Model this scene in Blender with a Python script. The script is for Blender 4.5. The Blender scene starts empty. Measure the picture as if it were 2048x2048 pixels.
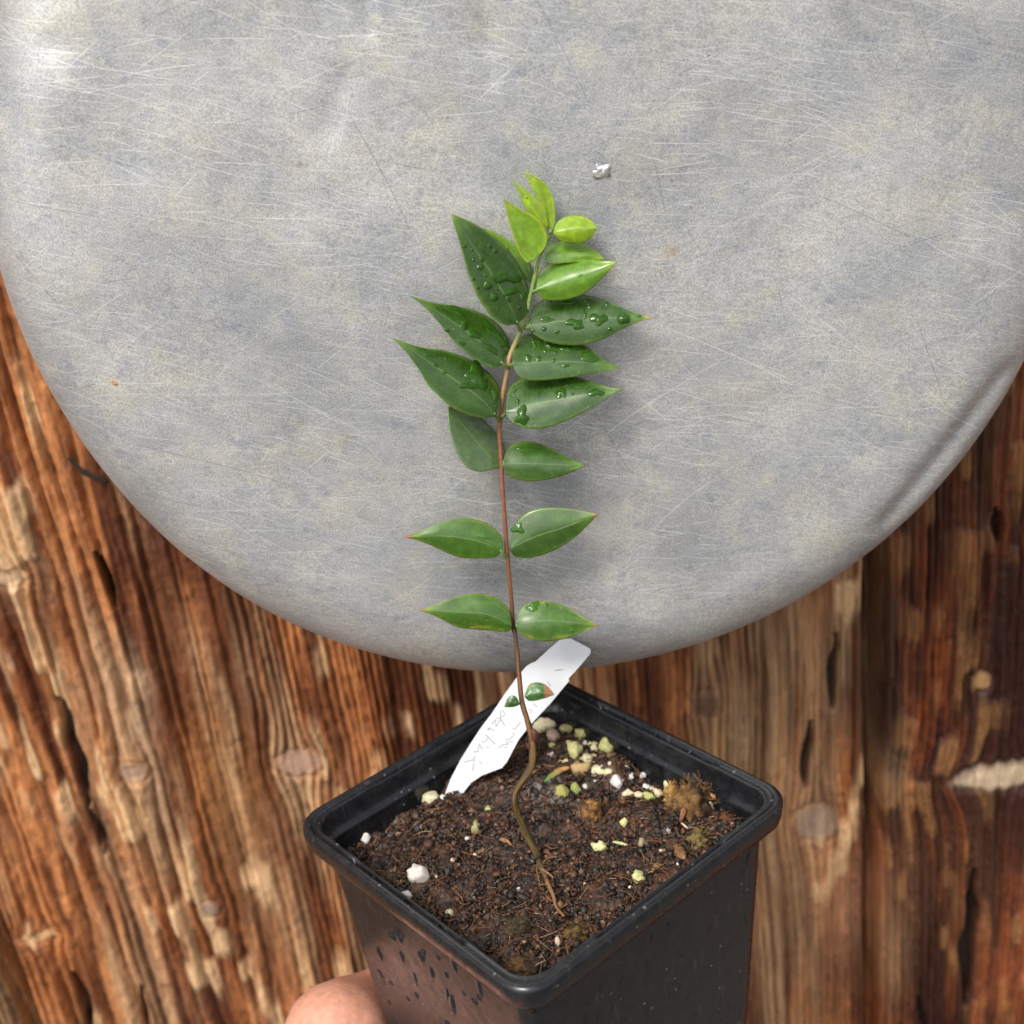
import bpy, bmesh, math, random
import numpy as np
from mathutils import Vector, Matrix

S = bpy.context.scene
C = S.collection
rng = np.random.default_rng(7)
random.seed(7)

# ------------------------------------------------------------------ camera, sky, sun, exposure
F = 2750.0                                   # focal length in pixels of the 2048 px photograph
CAM = np.array([0.0, 0.0, 1.30])
W = np.array([[0.99208472, 0.1255703, 0.0], [-0.05421264, 0.42831411, -0.90200222], [-0.11326469, 0.89486263, 0.43173139]])
cd = bpy.data.cameras.new('camera'); cam = bpy.data.objects.new('camera', cd); C.objects.link(cam)
m4 = Matrix.Identity(4)
for i in range(3):
    for j in range(3): m4[i][j] = W[i][j]
    m4[i][3] = CAM[i]
cam.matrix_world = m4
cd.sensor_width = 36.0; cd.sensor_fit = 'HORIZONTAL'; cd.lens = 36.0 * F / 2048
cd.clip_start = 0.01; cd.clip_end = 200
cd.dof.use_dof = True; cd.dof.focus_distance = 0.368; cd.dof.aperture_fstop = 13.5
S.camera = cam

SUN_EL, SUN_AZ = 50.0, -32.0                 # azimuth from the viewer's side, minus = from the left
wd = bpy.data.worlds.new('World'); S.world = wd; wd.use_nodes = True
wn = wd.node_tree; bg = wn.nodes['Background']
sky = wn.nodes.new('ShaderNodeTexSky'); sky.sky_type = 'NISHITA'; sky.sun_disc = False
sky.sun_elevation = math.radians(SUN_EL); sky.sun_rotation = math.radians(180 - SUN_AZ)
sky.air_density = 1.0; sky.dust_density = 4.0; sky.ozone_density = 1.0
hs = wn.nodes.new('ShaderNodeHueSaturation'); hs.inputs['Saturation'].default_value = 0.25
wn.links.new(sky.outputs[0], hs.inputs['Color']); wn.links.new(hs.outputs[0], bg.inputs[0])
bg.inputs[1].default_value = 0.12
sl = bpy.data.lights.new('sun', 'SUN'); sl.energy = 1.4; sl.angle = math.radians(14); sl.color = (1, 0.95, 0.88)
so = bpy.data.objects.new('sun', sl); C.objects.link(so)
sdir = Vector((math.cos(math.radians(SUN_EL)) * math.sin(math.radians(SUN_AZ)),
               -math.cos(math.radians(SUN_EL)) * math.cos(math.radians(SUN_AZ)), math.sin(math.radians(SUN_EL))))
so.rotation_euler = sdir.to_track_quat('Z', 'Y').to_euler(); so.location = (0, -2, 4)
S.view_settings.view_transform = 'Standard'; S.view_settings.look = 'None'
S.view_settings.gamma = 1.0; S.view_settings.use_curve_mapping = False
S.view_settings.exposure = 0.52
S.cycles.max_bounces = 8; S.cycles.use_denoising = True

# ------------------------------------------------------------------ helpers
def ray(px, py):
    d = np.array([(px - 1024) / F, -(py - 1024) / F, -1.0]); return W @ d
def at_y(px, py, Y):                          # the point at horizontal distance Y from the camera
    d = ray(px, py); return CAM + d * (Y / d[1])
def at_z(px, py, z):                          # the point at height z
    d = ray(px, py); return CAM + d * ((z - CAM[2]) / d[2])
def at_plane(px, py, p0, n):
    d = ray(px, py); return CAM + d * (np.dot(n, np.asarray(p0) - CAM) / np.dot(n, d))
TAB = {}
def vn(x, y, seed=0):                         # smooth value noise, 0..1
    if seed not in TAB: TAB[seed] = np.random.default_rng(1000 + seed).random((256, 256))
    T = TAB[seed]; x = np.asarray(x, float); y = np.asarray(y, float)
    xi = np.floor(x).astype(int); yi = np.floor(y).astype(int); fx = x - xi; fy = y - yi
    fx = fx * fx * fx * (fx * (fx * 6 - 15) + 10); fy = fy * fy * fy * (fy * (fy * 6 - 15) + 10)
    a = T[xi & 255, yi & 255]; b = T[(xi + 1) & 255, yi & 255]; c = T[xi & 255, (yi + 1) & 255]; d = T[(xi + 1) & 255, (yi + 1) & 255]
    return (a + (b - a) * fx) * (1 - fy) + (c + (d - c) * fx) * fy
def fbm(x, y, seed=0, oct=4):
    s = 0; a = 0.5; t = 0
    for o in range(oct):
        s = s + a * vn(x * 2 ** o + 13.7 * o, y * 2 ** o + 7.3 * o, seed + o); t += a; a *= 0.5
    return s / t
def sst(a, b, x):
    t = np.clip((np.asarray(x, float) - a) / (b - a), 0, 1); return t * t * (3 - 2 * t)
def mix(a, b, t):
    t = np.asarray(t)[..., None]; return np.asarray(a) * (1 - t) + np.asarray(b) * t

def mesh_obj(name, V, Fc, mat=None, parent=None, col=None, uv=None, smooth=True):
    me = bpy.data.meshes.new(name); V = np.asarray(V, np.float32)
    if isinstance(Fc, np.ndarray):
        k = Fc.shape[1]; n = len(Fc)
        me.vertices.add(len(V)); me.vertices.foreach_set('co', V.ravel())
        me.loops.add(n * k); me.loops.foreach_set('vertex_index', Fc.astype(np.int32).ravel())
        me.polygons.add(n); me.polygons.foreach_set('loop_start', np.arange(0, n * k, k, dtype=np.int32))
        me.update(calc_edges=True); me.validate()
    else:
        me.from_pydata(V.tolist(), [], [list(f) for f in Fc]); me.update()
    if smooth: me.polygons.foreach_set('use_smooth', np.ones(len(me.polygons), dtype=bool))
    if col is not None:
        c = np.ones((len(V), 4), np.float32); c[:, :3] = col
        a = me.color_attributes.new('Col', 'FLOAT_COLOR', 'POINT'); a.data.foreach_set('color', c.ravel())
    if uv is not None:
        a = me.attributes.new('leafuv', 'FLOAT_VECTOR', 'POINT')
        u = np.zeros((len(V), 3), np.float32); u[:, :2] = uv; a.data.foreach_set('vector', u.ravel())
    if mat: me.materials.append(mat)
    o = bpy.data.objects.new(name, me); C.objects.link(o)
    if parent is not None: o.parent = parent
    return o
def grid_faces(nu, nv, wrap_u=False):
    i = np.arange(nu if wrap_u else nu - 1); j = np.arange(nv - 1); I, J = np.meshgrid(i, j, indexing='ij')
    I2 = (I + 1) % nu
    return np.stack([I * nv + J, I2 * nv + J, I2 * nv + J + 1, I * nv + J + 1], -1).reshape(-1, 4)
def empty(name, loc, label=None, cat=None, group=None, rotz=0):
    o = bpy.data.objects.new(name, None); C.objects.link(o); o.location = loc; o.rotation_euler = (0, 0, rotz)
    o.empty_display_size = 0.02
    return tag(o, label, cat, group)
def tag(o, label=None, cat=None, group=None, kind=None):
    if label: o['label'] = label
    if cat: o['category'] = cat
    if group: o['group'] = group
    if kind: o['kind'] = kind
    return o
def spline(P, n):                             # resample a Catmull-Rom curve through P by arc length
    P = np.asarray(P, float)
    Q = np.vstack([2 * P[0] - P[1], P, 2 * P[-1] - P[-2]]); out = []
    for i in range(1, len(Q) - 2):
        for t in np.linspace(0, 1, 16, endpoint=False):
            a, b, c, d = Q[i - 1], Q[i], Q[i + 1], Q[i + 2]
            out.append(.5 * ((2 * b) + (c - a) * t + (2 * a - 5 * b + 4 * c - d) * t * t + (-a + 3 * b - 3 * c + d) * t ** 3))
    out.append(P[-1]); out = np.array(out)
    s = np.r_[0, np.cumsum(np.linalg.norm(np.diff(out[:, :2] if out.shape[1] > 3 else out, axis=0), axis=1))]
    q = np.linspace(0, s[-1], n)
    return np.stack([np.interp(q, s, out[:, k]) for k in range(out.shape[1])], 1)
def tube(P, R, k=10):                         # vertices and quads of a tube along P
    P = np.asarray(P, float); n = len(P); T = np.gradient(P, axis=0); T /= np.linalg.norm(T, axis=1)[:, None] + 1e-12
    up = np.array([0.13, 0.97, 0.2]); V = []
    for i in range(n):
        a = np.cross(T[i], up); a /= np.linalg.norm(a) + 1e-12; b = np.cross(T[i], a)
        for q in range(k):
            th = 2 * math.pi * q / k; V.append(P[i] + R[i] * (a * math.cos(th) + b * math.sin(th)))
    Fq = []
    for i in range(n - 1):
        for q in range(k):
            Fq.append((i * k + q, i * k + (q + 1) % k, (i + 1) * k + (q + 1) % k, (i + 1) * k + q))
    Fq.append(tuple(range(k - 1, -1, -1))); Fq.append(tuple(range((n - 1) * k, n * k)))
    return np.array(V), Fq

# material helpers
class NT:
    def __init__(s, name):
        s.m = bpy.data.materials.new(name); s.m.use_nodes = True; s.t = s.m.node_tree; s.b = s.t.nodes['Principled BSDF']
    def n(s, typ, props=None, **inp):
        nd = s.t.nodes.new('ShaderNode' + typ)
        for k, v in (props or {}).items(): setattr(nd, k, v)
        for k, v in inp.items():
            key = int(k[1:]) if k[0] == 'i' and k[1:].isdigit() else k.replace('_', ' ')
            s.set(nd.inputs[key], v)
        return nd
    def set(s, sock, v):
        if isinstance(v, bpy.types.NodeSocket): s.t.links.new(v, sock)
        elif isinstance(v, bpy.types.Node): s.t.links.new(v.outputs[0], sock)
        else: sock.default_value = v
    def math(s, op, a, b=0.0, c=None, clamp=False):
        nd = s.n('Math', dict(operation=op, use_clamp=clamp), i0=a, i1=b)
        if c is not None: s.set(nd.inputs[2], c)
        return nd.outputs[0]
    def vmath(s, op, a, b=None):
        nd = s.n('VectorMath', dict(operation=op), i0=a)
        if b is not None: s.set(nd.inputs[1], b)
        return nd.outputs[0]
    def ramp(s, fac, stops):
        nd = s.n('ValToRGB', i0=fac); e = nd.color_ramp.elements
        while len(e) < len(stops): e.new(0.5)
        for k, (p, c) in enumerate(stops): e[k].position = p; e[k].color = (*c, 1) if len(c) == 3 else c
        return nd.outputs[0]
    def mixc(s, fac, a, b, blend='MIX'):
        nd = s.t.nodes.new('ShaderNodeMix'); nd.data_type = 'RGBA'; nd.blend_type = blend
        fix = lambda v: (*v, 1) if isinstance(v, tuple) and len(v) == 3 else v
        s.set(nd.inputs[0], fac); s.set(nd.inputs[6], fix(a)); s.set(nd.inputs[7], fix(b)); return nd.outputs[2]
    def noise(s, vec, scale, detail=3, rough=0.5):
        return s.n('TexNoise', Vector=vec, Scale=scale, Detail=detail, Roughness=rough).outputs[0]
    def mr(s, v, a, b, c=0.0, d=1.0):
        return s.n('MapRange', dict(clamp=True), Value=v, From_Min=a, From_Max=b, To_Min=c, To_Max=d).outputs[0]
    def P(s, **inp):
        for k, v in inp.items():
            key = k.replace('_', ' '); v = (*v, 1) if key in ('Base Color',) and isinstance(v, tuple) and len(v) == 3 else v
            s.set(s.b.inputs[key], v)
        return s
    def bump(s, h, strength=0.3, dist=0.0005):
        bnd = s.n('Bump', Height=h, Strength=strength, Distance=dist); s.set(s.b.inputs['Normal'], bnd); return s
    def obj(s): return s.n('TexCoord').outputs['Object']

# ------------------------------------------------------------------ materials
def mat_wood():
    m = NT('weathered_wood'); co = m.obj(); col = m.n('Attribute', dict(attribute_name='Col')).outputs[0]
    st = m.vmath('MULTIPLY', co, (1.0, 1.0, 0.08)); g = m.noise(st, 900, 4, .6); g2 = m.noise(co, 380, 4, .6)
    c = m.mixc(m.mr(g, .3, .75), (.66, .62, .6), (1.3, 1.3, 1.28)); c = m.mixc(1.0, col, c, 'MULTIPLY')
    m.P(Base_Color=c, Roughness=m.mr(g2, .35, .65, .38, .72)); m.b.inputs['Specular IOR Level'].default_value = .5
    m.bump(m.math('ADD', g, m.math('MULTIPLY', g2, .6)), .55, .0007); return m.m

def mat_pan():
    m = NT('worn_aluminium'); co = m.obj()
    wv = m.vmath('MULTIPLY', m.vmath('SUBTRACT', m.n('TexNoise', Vector=co, Scale=7.0, Detail=1.0).outputs[1], (.5, .5, .5)), (.045, .045, 0))
    pw = m.vmath('ADD', co, wv)
    last = [None]                             # each layer waits for the one before it, which keeps the shader's stack small
    def scratch(deg, lx, ly, width, dens, seed, slope=.9, dark_=False):
        q = pw if last[0] is None else m.vmath('ADD', pw, m.math('MULTIPLY', last[0], 1e-7))
        p = m.n('VectorRotate', dict(rotation_type='Z_AXIS'), Vector=q, Angle=math.radians(deg)).outputs[0]
        sp = m.n('SeparateXYZ', i0=p); u = m.math('ADD', m.math('MULTIPLY', sp.outputs[0], 1 / lx), seed * 3.17); v = m.math('ADD', m.math('MULTIPLY', sp.outputs[1], 1 / ly), seed * 7.7)
        # shift every row of cells by its own amount, so that ends do not line up
        row = m.math('FLOOR', v); ro = m.n('TexWhiteNoise', dict(noise_dimensions='1D'), W=m.math('ADD', row, seed * 11.0)).outputs[0]
        u = m.math('ADD', u, m.math('MULTIPLY', ro, 5.0)); cu = m.math('FLOOR', u); fu = m.math('FRACT', u); fv = m.math('FRACT', v)
        cell = m.n('CombineXYZ', X=cu, Y=row, Z=float(seed)).outputs[0]
        wn_ = m.n('TexWhiteNoise', dict(noise_dimensions='3D'), Vector=cell); h = wn_.outputs[0]
        hc = m.n('SeparateColor', i0=wn_.outputs[1])
        yc = m.math('ADD', .5, m.math('MULTIPLY', m.math('MULTIPLY', m.math('SUBTRACT', hc.outputs[0], .5), slope), m.math('SUBTRACT', fu, .5)))
        d = m.math('ABSOLUTE', m.math('SUBTRACT', fv, yc)); hw = width / ly
        line = m.mr(d, hw * .3, hw, 1, 0)
        half = m.math('ADD', .1, m.math('MULTIPLY', hc.outputs[1], .4)); ends = m.mr(m.math('SUBTRACT', m.math('ABSOLUTE', m.math('SUBTRACT', fu, .5)), half), -.12, 0, 1, 0)
        on = m.math('GREATER_THAN', h, 1 - dens); amp = m.math('ADD', .35, m.math('MULTIPLY', hc.outputs[2], .65))
        v_ = m.math('MULTIPLY', m.math('MULTIPLY', line, ends), m.math('MULTIPLY', on, amp))
        last[0] = v_ if last[0] is None or dark_ else m.math('MAXIMUM', last[0], v_)
        return last[0]
    L = [scratch(16, .014, .0016, .00014, .5, 1, 1.2), scratch(24, .018, .0021, .00014, .5, 2, 1.2), scratch(6, .020, .0030, .00014, .5, 3, 1.2), scratch(34, .022, .0046, .00014, .5, 6, 1.2),
         scratch(-20, .022, .009, .00014, .45, 4, 1.2), scratch(60, .014, .012, .00013, .4, 5, 1.2), scratch(13, .05, .016, .00017, .55, 7, .8),
         scratch(-30, .055, .030, .0002, .5, 8, .9), scratch(38, .045, .018, .00018, .5, 11, .8)]
    bright = L[-1]
    dark = scratch(75, .04, .012, .00018, .3, 9, dark_=True); dark = m.math('MAXIMUM', dark, scratch(25, .05, .014, .00016, .35, 10, dark_=True)); last[0] = dark
    dark = m.math('MAXIMUM', dark, scratch(-8, .014, .0026, .00012, .4, 13, dark_=True)); last[0] = dark; co = m.vmath('ADD', co, m.math('MULTIPLY', dark, 1e-7)); pw = m.vmath('ADD', pw, m.math('MULTIPLY', dark, 1e-7))
    fine = m.n('TexNoise', Vector=co, Scale=2300.0, Detail=2.0, Roughness=.7).outputs[0]
    mid = m.noise(co, 520, 5, .7); st = m.n('VectorRotate', dict(rotation_type='Z_AXIS'), Vector=pw, Angle=math.radians(20)).outputs[0]
    streak = m.noise(m.vmath('MULTIPLY', st, (.12, 1, 1)), 900, 3, .6)
    blue = m.noise(m.vmath('ADD', m.vmath('MULTIPLY', st, (.6, 1, 1)), (3, 1, 0)), 44, 5, .65); warm = m.noise(m.vmath('ADD', co, (7, 4, 0)), 52, 5, .65); big = m.noise(pw, 19, 5, .62)
    c = m.mixc(m.mr(big, .36, .64), (.41, .415, .42), (.62, .615, .605))
    c = m.mixc(m.mr(blue, .46, .68, 0, .6), c, (.43, .46, .51)); c = m.mixc(m.mr(warm, .50, .68, 0, .5), c, (.68, .65, .53))
    s2_ = m.noise(m.vmath('ADD', co, (5, 2, 0)), 120, 5, .7); c = m.mixc(m.mr(s2_, .54, .70, 0, .32), c, (.70, .66, .52)); s3_ = m.noise(m.vmath('ADD', co, (2, 6, 0)), 150, 5, .7); c = m.mixc(m.mr(s3_, .56, .68, 0, .6), c, (.33, .36, .42)); sp_ = m.noise(m.vmath('ADD', co, (1, 9, 0)), 60, 5, .65); c = m.mixc(m.mr(sp_, .58, .72, 0, .5), c, (.33, .34, .37))
    k = m.math('ADD', m.math('MULTIPLY', m.mr(mid, .3, .7, -.5, .5), .22), m.math('ADD', m.math('MULTIPLY', m.mr(fine, .32, .68, -.5, .5), .62), m.math('MULTIPLY', m.mr(streak, .3, .7, -.5, .5), .08)))
    c = m.mixc(1.0, c, m.n('CombineColor', i0=m.math('ADD', 1, k), i1=m.math('ADD', 1, k), i2=m.math('ADD', 1, k)).outputs[0], 'MULTIPLY')
    c = m.mixc(m.math('MULTIPLY', dark, .5), c, (.17, .16, .15)); c = m.mixc(m.math('MULTIPLY', bright, m.mr(m.noise(m.vmath('ADD', co, (9, 3, 0)), 26, 4, .6), .36, .64, .22, .85)), c, (.92, .92, .90))
    att = m.n('Attribute', dict(attribute_name='Col')).outputs[0]; c = m.mixc(1.0, c, att, 'MULTIPLY')
    pv = m.n('TexVoronoi', Vector=co, Scale=110.0); pit = m.math('MULTIPLY', m.mr(pv.outputs[0], .015, .04, 1, 0), m.math('GREATER_THAN', m.n('SeparateColor', i0=pv.outputs[1]).outputs[0], .72))
    c = m.mixc(m.math('MULTIPLY', pit, .7), c, (.12, .11, .10))
    m.P(Base_Color=c, Metallic=.45, Roughness=m.math('SUBTRACT', m.mr(blue, .3, .7, .56, .42), m.math('MULTIPLY', bright, .12)))
    m.bump(m.math('ADD', m.math('MULTIPLY', fine, .35), m.math('ADD', m.math('MULTIPLY', mid, .8), m.math('ADD', m.math('MULTIPLY', bright, -.25), m.math('MULTIPLY', pit, -1.2)))), .32, .0003)
    return m.m

def mat_leaf():
    m = NT('glossy_leaf'); col = m.n('Attribute', dict(attribute_name='Col')).outputs[0]
    uv = m.n('SeparateXYZ', i0=m.n('Attribute', dict(attribute_name='leafuv')).outputs[1]); t, c_ = uv.outputs[0], uv.outputs[1]
    ac = m.math('ABSOLUTE', c_); co = m.obj(); n1 = m.noise(co, 420, 4, .6); n2 = m.noise(co, 2500, 3, .6)
    rib = m.mr(ac, .012, .055, 1, 0)
    side = m.n('TexWave', dict(wave_type='BANDS', bands_direction='X'), Vector=m.n('CombineXYZ', X=m.math('SUBTRACT', t, m.math('MULTIPLY', ac, .13))), Scale=7.5, Distortion=1.2, Detail=2.0, Detail_Scale=2.0).outputs[0]
    vein = m.mr(side, .86, 1.0, 0, 1); spv = m.n('TexVoronoi', Vector=co, Scale=620.0); dot = m.math('MULTIPLY', m.mr(spv.outputs[0], .10, .24, 1, 0), m.math('GREATER_THAN', m.n('SeparateColor', i0=spv.outputs[1]).outputs[0], .86))
    c = m.mixc(1.0, col, m.mixc(m.mr(n1, .3, .7), (.78, .8, .7), (1.22, 1.18, 1.2)), 'MULTIPLY')
    c = m.mixc(m.math('MULTIPLY', vein, .13), c, (.16, .30, .06)); c = m.mixc(m.math('MULTIPLY', dot, .35), c, (.34, .42, .24)); c = m.mixc(m.math('MULTIPLY', rib, .5), c, (.22, .36, .10))
    m.P(Base_Color=c, Roughness=m.mr(n1, .3, .7, .30, .46), Coat_Weight=.95, Coat_Roughness=m.mr(n1, .3, .7, .20, .32), Coat_IOR=1.62); m.b.inputs['Specular IOR Level'].default_value = .55
    m.bump(m.math('ADD', m.math('MULTIPLY', rib, .9), m.math('ADD', m.math('MULTIPLY', vein, -.10), m.math('ADD', m.math('MULTIPLY', n2, .22), m.math('MULTIPLY', n1, .5)))), .35, .00025)
    tr = m.n('BsdfTranslucent', i0=m.mixc(1.0, c, (1.5, 1.7, .7), 'MULTIPLY')); mx = m.n('MixShader', i0=.22, i1=m.b, i2=tr)
    m.t.links.new(mx.outputs[0], m.t.nodes['Material Output'].inputs[0]); return m.m

def mat_vcol(name, rough=.7, scale=1500, amount=.5, bumpd=.0003, spec=.4):
    m = NT(name); co = m.obj(); n = m.noise(co, scale, 4, .6); col = m.n('Attribute', dict(attribute_name='Col')).outputs[0]
    m.P(Base_Color=m.mixc(1.0, col, m.mixc(m.mr(n, .3, .7), (1 - amount,) * 3, (1 + amount,) * 3), 'MULTIPLY'), Roughness=rough)
    m.b.inputs['Specular IOR Level'].default_value = spec
    m.bump(n, .5, bumpd); return m.m

def mat_plastic():
    m = NT('black_plastic'); co = m.obj(); n = m.noise(co, 260, 4, .6); n2 = m.noise(co, 1800, 2, .5)
    sp = m.n('TexVoronoi', Vector=co, Scale=330.0); keep = m.math('GREATER_THAN', m.n('SeparateColor', i0=sp.outputs[1]).outputs[0], .68)
    dust = m.math('MULTIPLY', m.mr(sp.outputs[0], .07, .17, 1, 0), keep)
    scr = m.noise(m.vmath('MULTIPLY', co, (1, 1, .12)), 700, 3, .6)
    c = m.mixc(m.mr(n, .35, .7), (.008, .0085, .011), (.017, .018, .021)); c = m.mixc(m.math('MULTIPLY', m.mr(scr, .62, .76), .32), c, (.15, .15, .15))
    c = m.mixc(m.math('MULTIPLY', dust, .55), c, (.30, .29, .27))
    m.P(Base_Color=c, Roughness=m.mr(n, .3, .7, .14, .36)); m.b.inputs['Specular IOR Level'].default_value = .6
    m.bump(m.math('ADD', m.math('MULTIPLY', n, .7), m.math('ADD', m.math('MULTIPLY', n2, .15), m.math('MULTIPLY', dust, .3))), .22, .0004); return m.m

def mat_simple(name, colr, rough=.5, nscale=200, var=.15, bumps=.1, sss=0.0, trans=0.0, ior=1.45, metallic=0.0, bd=.0003):
    m = NT(name); co = m.obj(); n = m.noise(co, nscale, 4, .6)
    a = tuple(x * (1 - var) for x in colr); b = tuple(min(1, x * (1 + var)) for x in colr)
    m.P(Base_Color=m.mixc(m.mr(n, .3, .7), a, b), Roughness=rough, IOR=ior, Metallic=metallic)
    if trans: m.b.inputs['Transmission Weight'].default_value = trans
    if sss:
        m.b.inputs['Subsurface Weight'].default_value = sss; m.b.inputs['Subsurface Radius'].default_value = (.006, .002, .001); m.b.inputs['Subsurface Scale'].default_value = 1.0
    if bumps: m.bump(n, bumps, bd)
    return m.m

def mat_ground():
    m = NT('gravel_paving'); co = m.obj(); n = m.noise(co, 3, 6, .6); v = m.n('TexVoronoi', Vector=co, Scale=45.0).outputs[0]
    m.P(Base_Color=m.mixc(m.mr(n, .3, .7), (.10, .095, .085), (.17, .16, .145)), Roughness=.85); m.bump(v, .5, .01); return m.m

M_WOOD, M_PAN, M_LEAF, M_PLAST = mat_wood(), mat_pan(), mat_leaf(), mat_plastic()
M_STEM = mat_vcol('seedling_bark', .5, 2600, .35, .0003)
M_SOIL = mat_vcol('damp_peat', .5, 2400, .6, .0005, .5)
M_STONE = mat_vcol('porous_pumice', .85, 1900, .22, .0006, .2)
M_CHIP = mat_vcol('coir_fibre', .85, 2200, .5, .0006, .2)
M_WATER = mat_vcol('water_on_leaf', .02, 900, .2, .00001, .5)
M_FILM = mat_simple('water_film', (.016, .017, .02), .04, 300, .2, 0)
M_TAG = mat_simple('white_plastic_tag', (.64, .65, .68), .45, 160, .02, .04)
M_INK = mat_simple('faded_pencil', (.36, .36, .38), .7, 900, .2, 0)
M_SKIN = mat_simple('hand_skin', (.70, .34, .235), .45, 480, .16, .5, .15)
M_NAIL = mat_simple('finger_nail', (.72, .42, .34), .3, 300, .06, .05, .1)
M_BLOB = mat_simple('bright_metal_spatter', (.75, .74, .72), .28, 900, .2, .6, metallic=.8)

# ------------------------------------------------------------------ setting: ground
def setting():
    V = np.array([(-30, -30, 0), (30, -30, 0), (30, 30, 0), (-30, 30, 0)], float)
    g = mesh_obj('ground', V, [(0, 1, 2, 3)], mat_ground(), smooth=False); tag(g, kind='structure')
setting()

# ------------------------------------------------------------------ wooden wall of weathered boards
YW = 0.452
wp = lambda px, py: at_y(px, py, YW)[[0, 2]]
PXM = np.linalg.norm(wp(800, 1700) - wp(900, 1700)) / 100          # metres per photo pixel on the wall
KNOTS = [(20, 1150, 34, 16, (.60, .42, .26)), (600, 1520, 44, 30, (.52, .34, .26)), (268, 1535, 30, 22, (.34, .24, .18)), (85, 1865, 38, 12, (.62, .42, .20)),
         (1630, 1640, 44, 42, (.36, .27, .20)), (1415, 1405, 26, 30, (.11, .05, .03)), (420, 1812, 24, 20, (.32, .24, .19)), 
         (1958, 1355, 20, 22, (.58, .33, .14)), (2000, 1545, 95, 32, (.80, .62, .42)), ]
CRACKS = [((200, 1095), (236, 1205), 9), ((122, 1390), (182, 1600), 13), ((176, 1600), (215, 1700), 8), ((150, 1930), (195, 2070), 12), ((285, 1960), (300, 2060), 7),
          ((1668, 1265), (1662, 1410), 10), ((1622, 1440), (1606, 1570), 11), ((1990, 1010), (1995, 1075), 12), ((1945, 1740), (1925, 2010), 16), ((1835, 1990), (1850, 2060), 8)]
TONES = [((455, 1560), (70, 170), (.46, .215, .07), .9, .2), ((470, 1700), (60, 130), (.46, .23, .085), .5, .5), ((370, 1250), (50, 120), (.38, .16, .06), .7, .3),
         ((1700, 1780), (150, 200), (.38, .17, .085), .75, .35), ((1625, 1230), (70, 90), (.38, .18, .085), .8, .25), ((1500, 1470), (60, 130), (.52, .33, .16), .6, .9),
         ((1735, 1400), (16, 150), (.66, .44, .23), .7, .9), ((1780, 1900), (40, 170), (.62, .40, .2), .6, 1.0), ((640, 1600), (60, 90), (.50, .34, .19), .6, .8), ((350, 1990), (90, 90), (.24, .12, .07), .6, .7),
         ((30, 1130), (70, 60), (.58, .40, .22), .5, 1), ((1780, 1545), (36, 70), (.55, .35, .19), .6, 1.0), ((280, 1350), (25, 35), (.55, .36, .2), .7, .8), ((1930, 1800), (70, 230), (.10, .045, .018), .85, 1.0), ((1890, 1050), (110, 130), (.10, .03, .010), .7, 1.1), ((1680, 1260), (20,60),(.20,.10,.05),.5,.8), ((1500, 1900), (60, 160), (.44, .20, .085), .6, .4), ((560, 1850), (70, 150), (.36, .2, .10), .6, .5)]
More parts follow.
